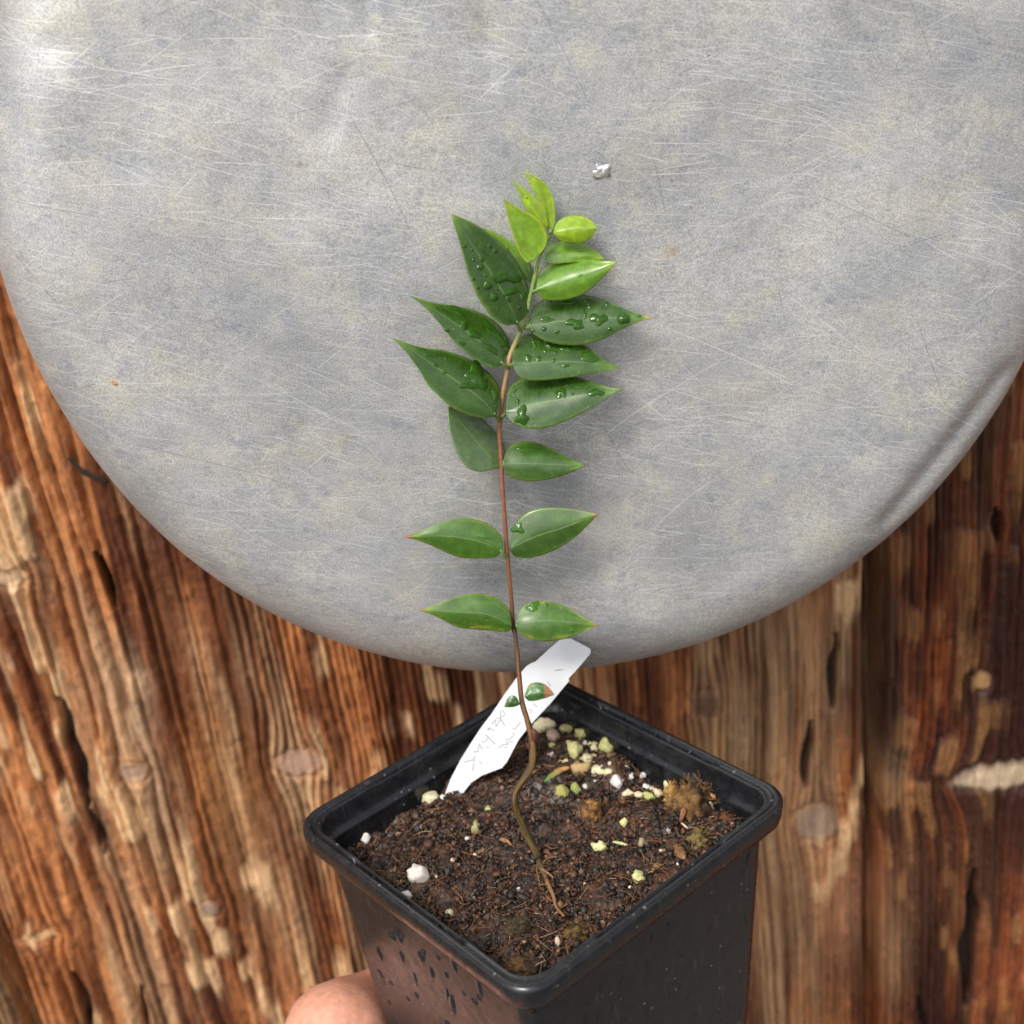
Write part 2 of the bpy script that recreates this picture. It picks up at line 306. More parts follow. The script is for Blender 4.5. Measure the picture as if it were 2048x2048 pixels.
def plank(px_edge_l, px_edge_r, parent, base, seed, loc):
    # edges in metres along the wall; fine in the part the photograph shows, coarse beyond it
    xl, xr = px_edge_l, px_edge_r
    def axis(a, b, fa, fb, fine, coarse):
        pts = [];
        if a < fa: pts += list(np.arange(a, min(fa, b), coarse))
        lo, hi = max(a, fa), min(b, fb)
        if hi > lo: pts += list(np.arange(lo, hi, fine))
        if b > fb: pts += list(np.arange(max(fb, a), b, coarse))
        pts.append(b); return np.array(sorted(set(np.round(pts, 6))))
    us = axis(xl, xr, -.27, .235, .00055, .006); vs = axis(.04, 2.1, .80, 1.24, .0007, .02)
    U, Vv = np.meshgrid(us, vs, indexing='ij')
    phi = U.copy() + .007 * (fbm(U * 8, Vv * 1.4, seed + 3, 2) - .5) + .0014 * (fbm(U * 26, Vv * 7, seed + 5, 2) - .5) + .0007 * (vn(U * 150, Vv * 60, seed + 6) - .5)
    kn = np.zeros_like(U); kcol = np.zeros(U.shape + (3,)); kh = np.zeros_like(U)
    for (kx, ky, rx, ry, kc) in KNOTS:
        c = wp(kx, ky); a, b = rx * PXM, ry * PXM
        dx, dy = (U - c[0]) / a, (Vv - c[1]) / b; r2 = dx * dx + dy * dy * .35
        phi -= (U - c[0]) * .72 / (1 + r2 ** 1.2 * 1.0)
        rr = np.sqrt(dx * dx + dy * dy) * (1 + .35 * (fbm(dx * 1.3 + kx, dy * 1.3, 31, 3) - .5)); w = sst(1.25, .55, rr) * .72; kcol = kcol * (1 - w[..., None]) + np.array(kc) * w[..., None] * (.75 + .45 * fbm(rr * 4, np.arctan2(dy, dx) * 2, 33, 3))[..., None]
        kn = np.maximum(kn, w); kh += .0003 * sst(1.1, .3, rr) - .0010 * np.exp(-((rr - 1.15) / .18) ** 2)
    amp = np.ones_like(U); tone = np.zeros(U.shape + (3,)); redk = .8 if seed == 150 else 1.0; tw = np.zeros_like(U)
    for (c, sz, col, w0, am) in TONES:
        q = wp(*c); g = np.exp(-(((U - q[0]) / (sz[0] * PXM)) ** 2 + ((Vv - q[1]) / (sz[1] * PXM)) ** 2) * (0.6 + .8 * fbm(phi * 60, Vv * 12, seed + 9, 3))) * w0
        amp = amp * (1 - g) + am * g; tone = tone * (1 - g[..., None]) + np.array(col) * g[..., None]; tw = tw * (1 - g) + g
    tw = np.clip(tw, 0, 1)
    Pz = phi * 142 + 1.6 * (vn(phi * 38, Vv * 1.2, seed + 11) - .5) + 1.0 * (vn(phi * 160, Vv * 4, seed + 12) - .5)
    r1 = np.abs(np.sin(np.pi * Pz)) ** .6
    P2 = phi * 330 + 2.2 * (vn(phi * 70, Vv * 2, seed + 13) - .5); r2_ = np.abs(np.sin(np.pi * P2)) ** .7
    sel = sst(.25, .6, vn(phi * 16, Vv * 2.0, seed + 15)); ridge = r1 * (1 - sel * .85) + r2_ * (sel * .85)
    cell = np.floor(Pz); hv = vn(cell * 17.3 + .5, Vv * 9, seed + 17); hmod = .35 + 1.0 * vn(cell * 7.7 + .5, Vv * 2.5, seed + 16)
    fib = fbm(phi * 700, Vv * 26, seed + 19, 3); chunk = fbm(phi * 230, Vv * 34, seed + 23, 4)
    bead = sst(.54, .86, vn(phi * 210, Vv * 62, seed + 25)) * sst(.40, .58, fbm(phi * 26, Vv * 12, seed + 27, 3))  # raised beads; their pale colour also paints glints on the ridges
    grit = fbm(U * 420, Vv * 260, seed + 43, 3)
    worn_glint = sst(.5, .78, fbm(phi * 75, Vv * 7, seed + 29, 4)) * ridge
    H = amp * (.0038 * ridge * hmod + .0016 * (hv - .5) * ridge) + .0012 * (fib - .5) + .0034 * (chunk - .5) * (.35 + .65 * amp) + .0016 * bead + .0012 * (grit - .5) + .004 * (fbm(U * 14, Vv * 8, seed + 31, 2) - .5)
    H = H * (1 - kn) + (kh + .002 + .0012 * (chunk - .5)) * kn + kh * (1 - kn)
    ck = np.zeros_like(U)
    for (a, b, w) in CRACKS:
        A, B = wp(*a), wp(*b); ab = B - A; t = np.clip(((U - A[0]) * ab[0] + (Vv - A[1]) * ab[1]) / (ab @ ab), 0, 1)
        wob = .8 * w * PXM * (vn(Vv * 90, U * 0 + a[0] * .1, 41) - .5)
        d = np.hypot(U - A[0] - ab[0] * t + wob, Vv - A[1] - ab[1] * t) / (w * PXM * (.35 + .75 * np.sin(np.pi * np.clip(t, .05, .95)))); ck = np.maximum(ck, sst(1.1, .45, d))
    H -= .007 * ck
    e = np.minimum(U - xl, xr - U); H -= .012 * np.exp(-(e / .003) ** 2)
    dark, midc, light, pale = [np.array(q) for q in base]
    shade = np.clip(.55 * fbm(phi * 45, Vv * 5, seed + 33, 4) + .45 * fbm(phi * 200, Vv * 18, seed + 35, 3), 0, 1)
    col = mix(midc, light, sst(.42, .66, shade)); col = mix(dark * 1.2 + midc * .18, col, .12 + .88 * sst(.02, .60, ridge)); col = col * (.68 + .64 * grit)[..., None] * (.7 + .6 * chunk)[..., None]; col = mix(col, dark * 2.2, sst(.55, .36, shade) * .6)
    col = col * (1 - tw[..., None] * .6) + tone * .6 * ((.45 + .95 * shade) * (.55 + .6 * sst(.0, .6, ridge)))[..., None]
    col = mix(col, pale, np.clip(.50 * worn_glint + .72 * bead, 0, .85) * (.42 if seed == 150 else 1)); col = mix(col, np.array((.36, .27, .20)), sst(.60, .74, fbm(phi * 26, Vv * 7, seed + 37, 3)) * (.2 if seed != 150 else .05))  # pale worn ridge tops, with bright glints painted into the same colour
    col = col * (1 - kn[..., None]) + kcol
    col = mix(col, (.012, .009, .008), ck * .93)
    X = U; Y = YW - H; Z = Vv
    V = np.stack([X, Y, Z], -1).reshape(-1, 3); nu, nv = U.shape; Fq = grid_faces(nu, nv)
    # a thick board: back edge loop joined to the rim of the front
    rim = np.r_[np.arange(nu) * nv, (nu - 1) * nv + np.arange(1, nv), (np.arange(nu - 2, -1, -1)) * nv + nv - 1, np.arange(nv - 2, 0, -1)]
    bk = V[rim].copy(); bk[:, 1] = YW + .045; n0 = len(V); k = len(rim); ii = np.arange(k)
    side = np.stack([rim[(ii + 1) % k], rim[ii], n0 + ii, n0 + (ii + 1) % k], 1)
    V = np.vstack([V, bk]); colr = np.vstack([col.reshape(-1, 3), np.full((k, 3), .08)])
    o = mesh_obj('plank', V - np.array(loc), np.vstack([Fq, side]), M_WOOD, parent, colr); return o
WL = (0.0, YW, 0.0)
wall = empty('wooden_wall', WL, 'weathered brown timber wall with deep grain and knots behind the metal pan', 'wall')
xg, xb = wp(20, 1920)[0], wp(1742, 1350)[0]
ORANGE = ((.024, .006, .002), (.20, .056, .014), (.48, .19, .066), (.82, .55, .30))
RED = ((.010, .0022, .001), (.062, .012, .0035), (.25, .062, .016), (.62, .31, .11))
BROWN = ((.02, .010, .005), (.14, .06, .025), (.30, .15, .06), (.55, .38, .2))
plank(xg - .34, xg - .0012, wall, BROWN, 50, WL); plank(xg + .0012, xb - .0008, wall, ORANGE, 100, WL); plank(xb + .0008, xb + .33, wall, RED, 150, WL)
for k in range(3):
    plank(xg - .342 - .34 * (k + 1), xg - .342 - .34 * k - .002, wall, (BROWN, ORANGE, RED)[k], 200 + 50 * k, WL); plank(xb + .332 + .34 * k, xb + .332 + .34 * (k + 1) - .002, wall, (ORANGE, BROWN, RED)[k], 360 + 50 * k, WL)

# ------------------------------------------------------------------ aluminium pan hung bottom-out on the wall
YP = 0.352
PC = np.array([.0188, YP, CAM[2] - .0874]); PR = .1466
def build_pan():
    prof = [(0, 0)]; RE = .025
    for r in np.linspace(.004, PR - RE, 60): prof.append((r, 0))
    for a in np.linspace(0, 90, 26)[1:]: prof.append((PR - RE + RE * math.sin(math.radians(a)), -RE + RE * math.cos(math.radians(a))))
    for d in np.linspace(-.026, -.078, 12): prof.append((PR + .0022 * (-d - .02) / .06, d))
    for a in np.linspace(0, 180, 8): prof.append((PR + .0052 - .003 * math.cos(math.radians(a)), -.081 - .0035 * math.sin(math.radians(a)) if a else -.081))
    prof.append((PR + .004, -.077)); prof = np.array(prof); n = 420; th = np.linspace(0, 2 * math.pi, n, endpoint=False)
    R, T = np.meshgrid(prof[1:, 0], th, indexing='xy'); Zp = np.meshgrid(prof[1:, 1], th, indexing='xy')[0]
    x, y = R * np.cos(T), R * np.sin(T)
    z = Zp + .0014 * (fbm(x * 18 + 5, y * 18, 61, 2) - .5) + .00045 * (fbm(x * 62, y * 62 + 3, 63, 3) - .5)
    def loc(px, py): p = at_y(px, py, YP) - PC; return p[0], p[2]
    for (px, py, sz, dep) in [(112, 92, .005, -.0009), (96, 60, .008, .0004), (640, 20, .010, -.0006), (960, 80, .006, -.0007), (1960, 520, .016, .0009), (2010, 440, .02, -.0009)]:
        a, b = loc(px, py); z += dep * np.exp(-((x - a) ** 2 + (y - b) ** 2) / sz ** 2)
    for (A, B, w, dep) in [((955, -60), (985, 150), .0030, -.0005), ((725, -60), (735, 60), .0022, -.0007), ((690, 150), (650, 260), .0030, -.0005), ((2010, 760), (1780, 1045), .0036, -.0024)]:
        a, b = np.array(loc(*A)), np.array(loc(*B)); ab = b - a; t = np.clip(((x - a[0]) * ab[0] + (y - a[1]) * ab[1]) / (ab @ ab), 0, 1)
        d = np.hypot(x - a[0] - ab[0] * t, y - a[1] - ab[1] * t); z += dep * np.exp(-(d / w) ** 2)
    rw = 1 + .004 * np.sin(2 * T + 1) + .003 * np.sin(5 * T) * sst(.5, 1, R / PR); x, y = x * rw, y * rw
    V = np.stack([x, -z, y], -1).reshape(-1, 3); nv = len(prof) - 1
    Fq = grid_faces(n, nv, True); V = np.vstack([V, [(0, -.0, 0)]]); c0 = len(V) - 1
    col = np.ones((len(V), 3))
    lp = V[:, [0, 2]]
    for (px, py, sz, cc, w) in [(1343, 500, 11, (.85, .62, .36), .9), (692, 874, 13, (.90, .80, .55), .7), (600, 840, 10, (.95, .86, .62), .6), (420, 300, 50, (1, .95, .90), .6)]:
        a = np.array(loc(px, py)); g = np.exp(-np.sum((lp - a) ** 2, 1) / (sz * .00013) ** 2) * w; col = mix(col, cc, g)
    tri = np.array([(c0, ((i + 1) % n) * nv, i * nv) for i in range(n)])
    faces = [tuple(q) for q in Fq] + [tuple(q) for q in tri]
    # local z of the object stands out of the wall so that the scratches lie in its face
    root = mesh_obj('metal_pan', np.stack([V[:, 0], V[:, 2], -V[:, 1]], 1), faces, M_PAN, None, col)
    root.location = PC; root.rotation_euler = (math.pi / 2, 0, 0)
    tag(root, 'scratched dull aluminium pan hanging bottom outwards on the timber wall', 'pan')
    sm = root.modifiers.new('sheet', 'SOLIDIFY'); sm.thickness = .0012; sm.offset = -1
    # spatter of bright metal
    for (px, py, s) in [(1203, 336, .0030), (1198, 357, .0009)]:
        p = at_y(px, py, YP) - PC; bm = bmesh.new(); bmesh.ops.create_icosphere(bm, subdivisions=4, radius=1)
        for v in bm.verts:
            k = 1.1 + 1.1 * (fbm(v.co.x * 2.9 + 9, v.co.y * 2.9 + v.co.z * 2, 71, 4) - .5); v.co = Vector((v.co.x * s * k, v.co.y * s * k * .95, v.co.z * s * .45 * k))
        me = bpy.data.meshes.new('metal_spatter'); bm.to_mesh(me); bm.free(); me.materials.append(M_BLOB)
        for q in me.polygons: q.use_smooth = True
        o = bpy.data.objects.new('metal_spatter', me); C.objects.link(o); o.parent = root; o.location = (p[0], p[2], .0004)
    return root
pan = build_pan()
def flake(name, pts, Y, w, colr, label, cat, thick=.0004):
    P = np.array([at_y(a, b, Y) for a, b in pts]); P = spline(P, 14)
    V, Fq = tube(P, w * (.45 + .55 * np.sin(np.linspace(.15, 3.0, 14)) ** .7) * (.75 + .5 * rng.random(14)), 8)
    V[:, 1] = Y + (V[:, 1] - Y) * .5; c = V.mean(0); o = mesh_obj(name, V - c, Fq, M_CHIP, None, np.tile(colr, (len(V), 1))); o.location = c
    return tag(o, label, cat)
flake('wood_flake', [(223, 762), (231, 767), (239, 768)], YP - .0008, .0007, (.62, .34, .12), 'tiny orange wood flake stuck on the pan near its left edge', 'flake')
flake('dry_fibre', [(549, 1131), (558, 1136), (566, 1137), (576, 1143)], YP - .0006, .00022, (.62, .38, .16), 'thin orange fibre stuck on the lower left of the pan', 'fibre')
flake('dead_twig', [(137, 915), (160, 938), (178, 950), (200, 957), (215, 965)], YW - .008, .0011, (.03, .028, .022), 'small black twig caught on the timber beside the pan\'s left edge', 'twig')

# ------------------------------------------------------------------ plant pot
POT = CAM + np.array([-.00313967, .31067311, -.24081179]); PYAW = math.atan2(.6222, .7829)
RZ = np.array([[.7829, -.6222, 0], [.6222, .7829, 0], [0, 0, 1.0]])
to_pot = lambda p: RZ.T @ (np.asarray(p) - POT)
pot = empty('plant_pot', POT + np.array([0, 0, -.10]), 'square black plastic plant pot held in front of the timber wall', 'plant pot', rotz=PYAW)
ZB = .10
def rsq(half, r, ns=56, nc=14):
    pts = []; prm = []
    for k in range(4):
        a = k * math.pi / 2; ca, sa = math.cos(a), math.sin(a)
        for s in np.linspace(-1, 1, ns, endpoint=False):
            p = (half, s * (half - r)); pts.append((ca * p[0] - sa * p[1], sa * p[0] + ca * p[1])); prm.append(s)
        for q in np.linspace(0, math.pi / 2, nc, endpoint=False):
            p = (half - r + r * math.cos(q), half - r + r * math.sin(q)); pts.append((ca * p[0] - sa * p[1], sa * p[0] + ca * p[1])); prm.append(1.0)
    return np.array(pts), np.array(prm)
def loft(prof, name, mat, closed=False, parent=pot):
    L = []
    for (half, r, z, *dz) in prof:
        p, s = rsq(half, r); zz = np.full(len(p), z)
        if dz:
            mk = sst(.60, .575, np.abs(s)); zz = zz - dz[0] * mk
            if len(dz) > 1: p = p * (1 + (dz[1] / half) * mk)[:, None]
        L.append(np.c_[p, zz + ZB])
    n = len(L[0]); k = len(L); V = np.array(L).transpose(1, 0, 2).reshape(-1, 3)
    Fq = grid_faces(n, k, True)
    if closed:
        i = np.arange(n); i2 = (i + 1) % n; Fq = np.vstack([Fq, np.stack([i * k + k - 1, i2 * k + k - 1, i2 * k, i * k], 1)])
    return mesh_obj(name, V, Fq, mat, parent)
hz = lambda z: .0457 + .064 * z
# rim: outer roll, flat top, recessed inner strip in the middle of each side
loft([(hz(-.008) - .0005, .0066, -.0085), (.0482, .0074, -.0082), (.0493, .0080, -.0074), (.0498, .0084, -.006), (.0503, .0088, -.0028), (.0503, .0088, -.0012), (.0498, .0086, -.0003), (.0492, .0084, 0),
      (.0485, .0081, -.0001), (.0482, .008, -.0004, .0), (.0480, .0079, -.0007, .0034), (.0469, .0076, -.0007, .0034), (.0467, .0076, -.0006, .0004), (.0463, .0075, -.0006, .0004), (.0460, .0074, -.0012, .0004), (.0458, .0072, -.0040), (.0456, .0070, -.0066), (.0449, .0062, -.0076), (.0443, .0058, -.0088), (hz(-.009) - .0012, .0056, -.0095)],
     'rim', M_PLAST, True)
zs = np.linspace(-.0085, -.098, 16)
outer = [(hz(z), .0064, z) for z in zs] + [(hz(-.1) - .001, .006, -.1)]
inner = [(hz(z) - .0011, .0054, z) for z in zs[::-1]]
body = loft(outer + inner, 'body', M_PLAST)
# floor of the pot
pb, _ = rsq(hz(-.1) - .001, .006); mesh_obj('base', np.c_[pb, np.full(len(pb), ZB - .0995)], [tuple(range(len(pb)))[::-1]], M_PLAST, pot, smooth=False)
# small ribs across each recess
def ribs():
    for k in range(4):
        a = k * math.pi / 2; R = np.array([[math.cos(a), -math.sin(a)], [math.sin(a), math.cos(a)]])
        for s in (-.014, -.0005, .0135):
            V = []
            for (x, y, z) in [(.0464, s - .0004, -.005), (.0484, s - .0004, -.005), (.0484, s + .0004, -.005), (.0464, s + .0004, -.005), (.0465, s - .0003, -.0014), (.0483, s - .0003, -.0008), (.0483, s + .0003, -.0008), (.0465, s + .0003, -.0014)]:
                q = R @ np.array([x, y]); V.append((q[0], q[1], z + ZB))
            mesh_obj('rim_rib', V, [(4, 5, 6, 7), (0, 1, 5, 4), (1, 2, 6, 5), (2, 3, 7, 6), (3, 0, 4, 7)], M_PLAST, pot, smooth=False)
ribs()
# water on the two front faces: hanging drops and short runs
def pot_water():
    r = np.random.default_rng(21)
    def drop(face, s, z, rx, rz, lean):
        K, Rn = 18, 5; V = [(0, 0, 1.0)]; ph = r.random(3) * 6
        for i in range(1, Rn + 1):
            q = i / Rn
            for k in range(K):
                th = 2 * math.pi * k / K; rad = q * (1 + .16 * math.sin(2 * th + ph[0]) + .12 * math.sin(3 * th + ph[1]))
                V.append((rad * math.cos(th), rad * math.sin(th), (1 - q * q) ** .6 if q < 1 else 0))
        Fq = [(0, 1 + k, 1 + (k + 1) % K) for k in range(K)] + [(1 + (i - 1) * K + k, 1 + i * K + k, 1 + i * K + (k + 1) % K, 1 + (i - 1) * K + (k + 1) % K) for i in range(1, Rn) for k in range(K)]
        V = np.array(V); h = min(rx, rz) * .42; out = []
        for (a, b, c) in V:
            zz = z + b * rz; ss = s + a * rx + b * lean; d = hz(zz) + c * h + .00003
            out.append((-d, ss, zz + ZB) if face == 0 else (ss, -d, zz + ZB))
        mesh_obj('water_drop', out, Fq, M_FILM, pot)
    for _ in range(44):                        # left face, many of them drawn out
        z = -.011 - .055 * r.random() ** 1.2; s = .032 - .058 * r.random(); k = r.random() < .38
        rx = .0005 + .0010 * r.random(); drop(0, s, z, rx, rx * (2.2 + 3.4 * r.random()) if k else rx * (.9 + .5 * r.random()), -.0007 * r.random() if k else 0)
    for _ in range(34):
        z = -.016 - .06 * r.random(); s = -.030 + .068 * r.random(); rx = .0003 + .0006 * r.random(); drop(1, s, z, rx, rx * (1 + 3.5 * r.random()), .0006 * (r.random() - .5))
pot_water()

# ------------------------------------------------------------------ potting soil
def soil_h(x, y):                              # pot-local height of the soil
    h = -.0130 + .0058 * (fbm(x * 75 + 3, y * 75, 81, 3) - .5) - .05 * (x * .2 - 0) ** 2
    def b(cx, cy, s, a): return a * np.exp(-((x - cx) ** 2 + (y - cy) ** 2) / s ** 2)
    h = h + b(-.002, .030, .012, .0026) + b(.037, .008, .0065, .0050) + b(.040, -.020, .006, -.0) + b(.041, -.012, .0055, -.007) + b(-.02, -.03, .02, .001) - .0010 * sst(.034, .043, np.maximum(np.abs(x), np.abs(y)))
    return h
def at_soil(px, py, lift=0.0):
    z = POT[2] - .013
    for _ in range(6):
        p = at_z(px, py, z); q = to_pot(p); z = POT[2] + float(soil_h(q[0], q[1])) + lift
    return at_z(px, py, z)
def ico(sub):
    bm = bmesh.new(); bmesh.ops.create_icosphere(bm, subdivisions=sub, radius=1)
    V = np.array([v.co[:] for v in bm.verts]); Fq = np.array([[v.index for v in f.verts] for f in bm.faces]); bm.free(); return V, Fq
IC1, IC2, IC3, IC4 = ico(1), ico(2), ico(3), ico(4)
def build_soil():
    r = np.random.default_rng(5)
    n = 270; a = np.linspace(-.0442, .0442, n); X, Y = np.meshgrid(a, a, indexing='ij')
    Z = soil_h(X, Y) + .0042 * (fbm(X * 210, Y * 210, 91, 4) - .5) + .0012 * (fbm(X * 1100, Y * 1100, 95, 3) - .5)
    k = fbm(X * 500, Y * 500, 97, 4); warm = fbm(X * 90, Y * 90, 99, 3)
    col = mix((.008, .005, .004), (.060, .030, .017), sst(.35, .68, k)); col = mix(col, (.11, .046, .022), sst(.5, .7, warm) * .5)
    dp = to_pot(at_soil(1082, 1588)); dg = np.exp(-(((X - dp[0]) / .008) ** 2 + ((Y - dp[1]) / .010) ** 2)) * sst(.40, .62, fbm(X * 700, Y * 700, 121, 3)); col = mix(col, (.22, .20, .18), dg * .8)
    V = [np.stack([X, Y, Z], -1).reshape(-1, 3)]; Cc = [col.reshape(-1, 3)]; T = []
    g = grid_faces(n, n); T.append(np.vstack([g[:, [0, 1, 2]], g[:, [0, 2, 3]]])); off = n * n
    pal = np.array([(.010, .006, .0045), (.026, .013, .008), (.065, .028, .014), (.13, .055, .026), (.18, .10, .055), (.26, .16, .09), (.05, .045, .04), (.12, .11, .10)])
    pw = np.array([.28, .26, .18, .12, .06, .03, .05, .02])
    for i in range(11000):
        x, y = (r.random(2) - .5) * .0866; s = .00022 + .00068 * r.random() ** 2.6 if i > 260 else .0007 + .0008 * r.random()
        base, ff = IC1; v = base * (s * (.5 + r.random(3))) * (.65 + .7 * r.random((len(base), 1)))
        an = r.random() * 6.3; c, q = math.cos(an), math.sin(an); ti = (r.random() - .5) * 2
        v = v @ np.array([[c, -q, 0], [q, c, 0], [0, 0, 1]]).T @ np.array([[1, 0, 0], [0, math.cos(ti), -math.sin(ti)], [0, math.sin(ti), math.cos(ti)]]).T
        z = float(soil_h(x, y)) + .0012 * (r.random() - .35); V.append(v + (x, y, z)); T.append(ff + off); off += len(v)
        Cc.append(np.tile(pal[r.choice(8, p=pw) if i > 260 else i % 3] * (.75 + .5 * r.random()), (len(v), 1)))
    for i in range(1500):                      # fibres
        x, y = (r.random(2) - .5) * .085; L = .0012 + .0045 * r.random() ** 2; an = r.random() * 6.3; n_ = 5
        tt = np.linspace(-.5, .5, n_); bend = (r.random() - .5) * 1.6
        px = x + L * (tt * math.cos(an) - bend * tt * tt * math.sin(an)); py = y + L * (tt * math.sin(an) + bend * tt * tt * math.cos(an))
        pz = soil_h(px, py) + .0008 + L * (r.random() - .35) * .55 * (tt + .5) + .0003
        w = .00004 + .00010 * r.random() ** 2; v, ff = tube(np.stack([px, py, pz], 1), np.full(n_, w), 4); ff = np.array([f for f in ff[:-2]])
        V.append(v); T.append(np.vstack([ff[:, [0, 1, 2]], ff[:, [0, 2, 3]]]) + off); off += len(v)
        Cc.append(np.tile(np.array([(.17, .06, .025), (.30, .14, .06), (.09, .045, .03), (.42, .28, .15)][r.choice(4, p=[.4, .25, .25, .1])]) * (.7 + .6 * r.random()), (len(v), 1)))
    V = np.vstack(V); V[:, :2] = np.clip(V[:, :2], -.0438, .0438)
    lim = hz(V[:, 2]) - .0013; V[:, 0] = np.clip(V[:, 0], -lim, lim); V[:, 1] = np.clip(V[:, 1], -lim, lim)
    o = mesh_obj('potting_soil', V, np.vstack(T), M_SOIL, None, np.vstack(Cc), smooth=False); o.location = POT; o.rotation_euler = (0, 0, PYAW)
    return tag(o, 'dark crumbly potting soil with fibres filling the black pot', 'soil', kind='stuff')
build_soil()

# ------------------------------------------------------------------ pumice grains and organic lumps lying on the soil
CREAM, YEL, OLI, WHI, PNK, TAN = (.74, .66, .44), (.66, .62, .28), (.42, .40, .13), (.80, .79, .74), (.74, .56, .42), (.60, .42, .20)
G1 = 'pale pumice grains lying on the soil'
STONES = [  # px, py, half width, half height (photo px), colour, label
 (1088, 1457, 19, 16, CREAM, 'big cream pumice grain touching the lower right edge of the white tag'), (1106, 1476, 14, 14, PNK, 'pinkish pumice grain just below the big cream one by the tag'),
 (1134, 1463, 15, 12, YEL, 'oval yellow pumice grain between the tag and a rounder yellow grain'), (1163, 1473, 14, 12, YEL, 'rounded yellow pumice grain near the back wall, topmost right of its row'),
 (1152, 1505, 15, 18, YEL, 'upright yellow pumice grain standing alone below the back row'), (1189, 1501, 8, 8, CREAM, 'small cream pumice grain beside an upright greenish one'),
 (1211, 1501, 13, 17, (.56, .56, .24), 'greenish upright pumice grain nearest the back right pot wall'), (1175, 1519, 13, 8, CREAM, 'flat cream pumice grain at the top end of the middle heap'),
 (1161, 1543, 20, 15, TAN, 'large tan pumice grain touching the tip of the green leaf scrap'), (1205, 1546, 20, 12, (.74, .70, .42), 'wide pale yellow pumice grain in the middle heap'),
 (1214, 1560, 14, 9, YEL, 'flat yellow pumice grain wedged against the white one'), (1234, 1569, 12, 16, WHI, 'brightest white pumice grain in the middle heap'),
 (1255, 1588, 10, 7, CREAM, 'small cream pumice grain just right of the bright white one'), (1276, 1591, 9, 7, CREAM, 'three-cornered cream pumice grain in the row leading to the brown mound'),
 (1297, 1597, 11, 10, (.50, .52, .20), 'yellow-green pumice grain in the row leading to the brown mound'), (1315, 1589, 11, 9, CREAM, 'cream pumice grain last in the row before the brown mound'),
 (1338, 1574, 12, 14, (.74, .68, .42), 'cream pumice grain leaning on the golden side of the brown mound'), (1124, 1591, 13, 14, OLI, 'olive pumice grain left of the light green leafy one'),
 (1152, 1583, 9, 13, (.45, .50, .16), 'narrow light green pumice grain right of the olive one'), (1199, 1699, 16, 14, (.66, .64, .34), 'lone knobbly yellow pumice grain in the right middle of the soil'),
 (1248, 1648, 10, 9, YEL, 'small yellow pumice grain right of the orange-brown coir clump'), (1276, 1760, 13, 13, (.62, .64, .28), 'round yellow-green pumice grain near the front right wall'),
 (1116, 1886, 6, 11, PNK, 'slim pale pumice grain in the front corner of the soil'), (863, 1602, 19, 14, CREAM, 'cream pumice grain against the back left wall at the foot of the tag'),
 (732, 1679, 11, 12, WHI, 'white pumice grain in the left corner of the soil'), (839, 1754, 20, 21, (.80, .74, .68), 'large knobbly pinkish white lump in the left part of the soil'),
 (813, 1796, 12, 11, (.80, .77, .70), 'round white pumice grain by the front left rim'), (953, 1661, 9, 14, (.44, .42, .20), 'drab olive pumice sliver left of the stem'),
 (977, 1620, 7, 7, (.60, .60, .22), 'small yellow pumice bead just left of the stem bend'), (900, 1830, 9, 8, (.55, .50, .36), 'dull beige pumice grain near the front left wall'),
 (887, 1597, 6, 6, WHI, 'tiny white pumice grain at the pointed foot of the tag'), (1419, 1617, 8, 13, (.66, .66, .50), 'pale greenish flake of pumice on the right edge of the brown mound'),
 (760, 1651, 8, 6, CREAM, 'flat cream pumice grain at the left end of the back left wall'), (1284, 1689, 7, 11, (.42, .36, .20), 'narrow beige pumice chip right of the lone knobbly grain')]
SMALL = [(1262, 1557, 6, 5), (1329, 1546, 6, 7), (1339, 1550, 5, 6), (1314, 1558, 7, 5), (1304, 1578, 5, 6), (1255, 1499, 9, 6), (1171, 1575, 6, 6), (905, 1723, 5, 6), (950, 1712, 5, 5), (873, 1755, 4, 4), (1038, 1779, 4, 4),
         (1322, 1704, 4, 5), (1337, 1664, 4, 6), (1295, 1666, 4, 4), (1355, 1730, 3, 4), (1170, 1770, 4, 4), (1260, 1775, 4, 3), (1218, 1532, 5, 4), (1078, 1435, 7, 6), (745, 1640, 4, 4), (1012, 1690, 4, 3), (1100, 1650, 4, 4), (935, 1678, 6, 5)]
def stone(px, py, a, b, colr, name, label, cat, group=None, mat=None, rough=.5, sink=.3, seed=None):
    sd = int(px * 3 + py) if seed is None else seed; r = np.random.default_rng(sd)
    p = at_soil(px, py); d = np.dot(p - CAM, -W[:, 2]); k = d / F * (1.03 if group == G1 else 1.0)
    base, ff = IC3 if a > 7 else IC2
    e = r.random(3) * 10
    rad = 1 + rough * 1.6 * (fbm(base[:, 0] * 1.3 + e[0], base[:, 1] * 1.3 + base[:, 2] * 1.1 + e[1], 101, 2) - .5) + rough * .8 * (fbm(base[:, 0] * 3.5 + e[2], base[:, 1] * 3.5 + base[:, 2] * 3, 103, 3) - .5)
    v = base * rad[:, None]; pl = r.normal(size=(7, 3)); pl /= np.linalg.norm(pl, axis=1)[:, None]   # a few broken facets
    for q in pl:
        ex = np.maximum(v @ q - (.72 + .18 * r.random()), 0); v = v - ex[:, None] * q * .85
    # half sizes: across, away, up; seen from above at about 40 degrees
    hb = b * k; v = v * np.array([a * k, max(hb, .8 * a * k), hb * 1.0]); p = p + np.array([0, 0, hb * (1 - 2 * sink)])
    cc = mix(np.array(colr) * .72, np.minimum(np.array(colr) * 1.12, .9), fbm(base[:, 0] * 2 + e[1], base[:, 1] * 2 + base[:, 2] * 2, 107, 3))
    o = mesh_obj(name, v, ff, mat or M_STONE, None, cc); o.location = p; return tag(o, label, cat, group)
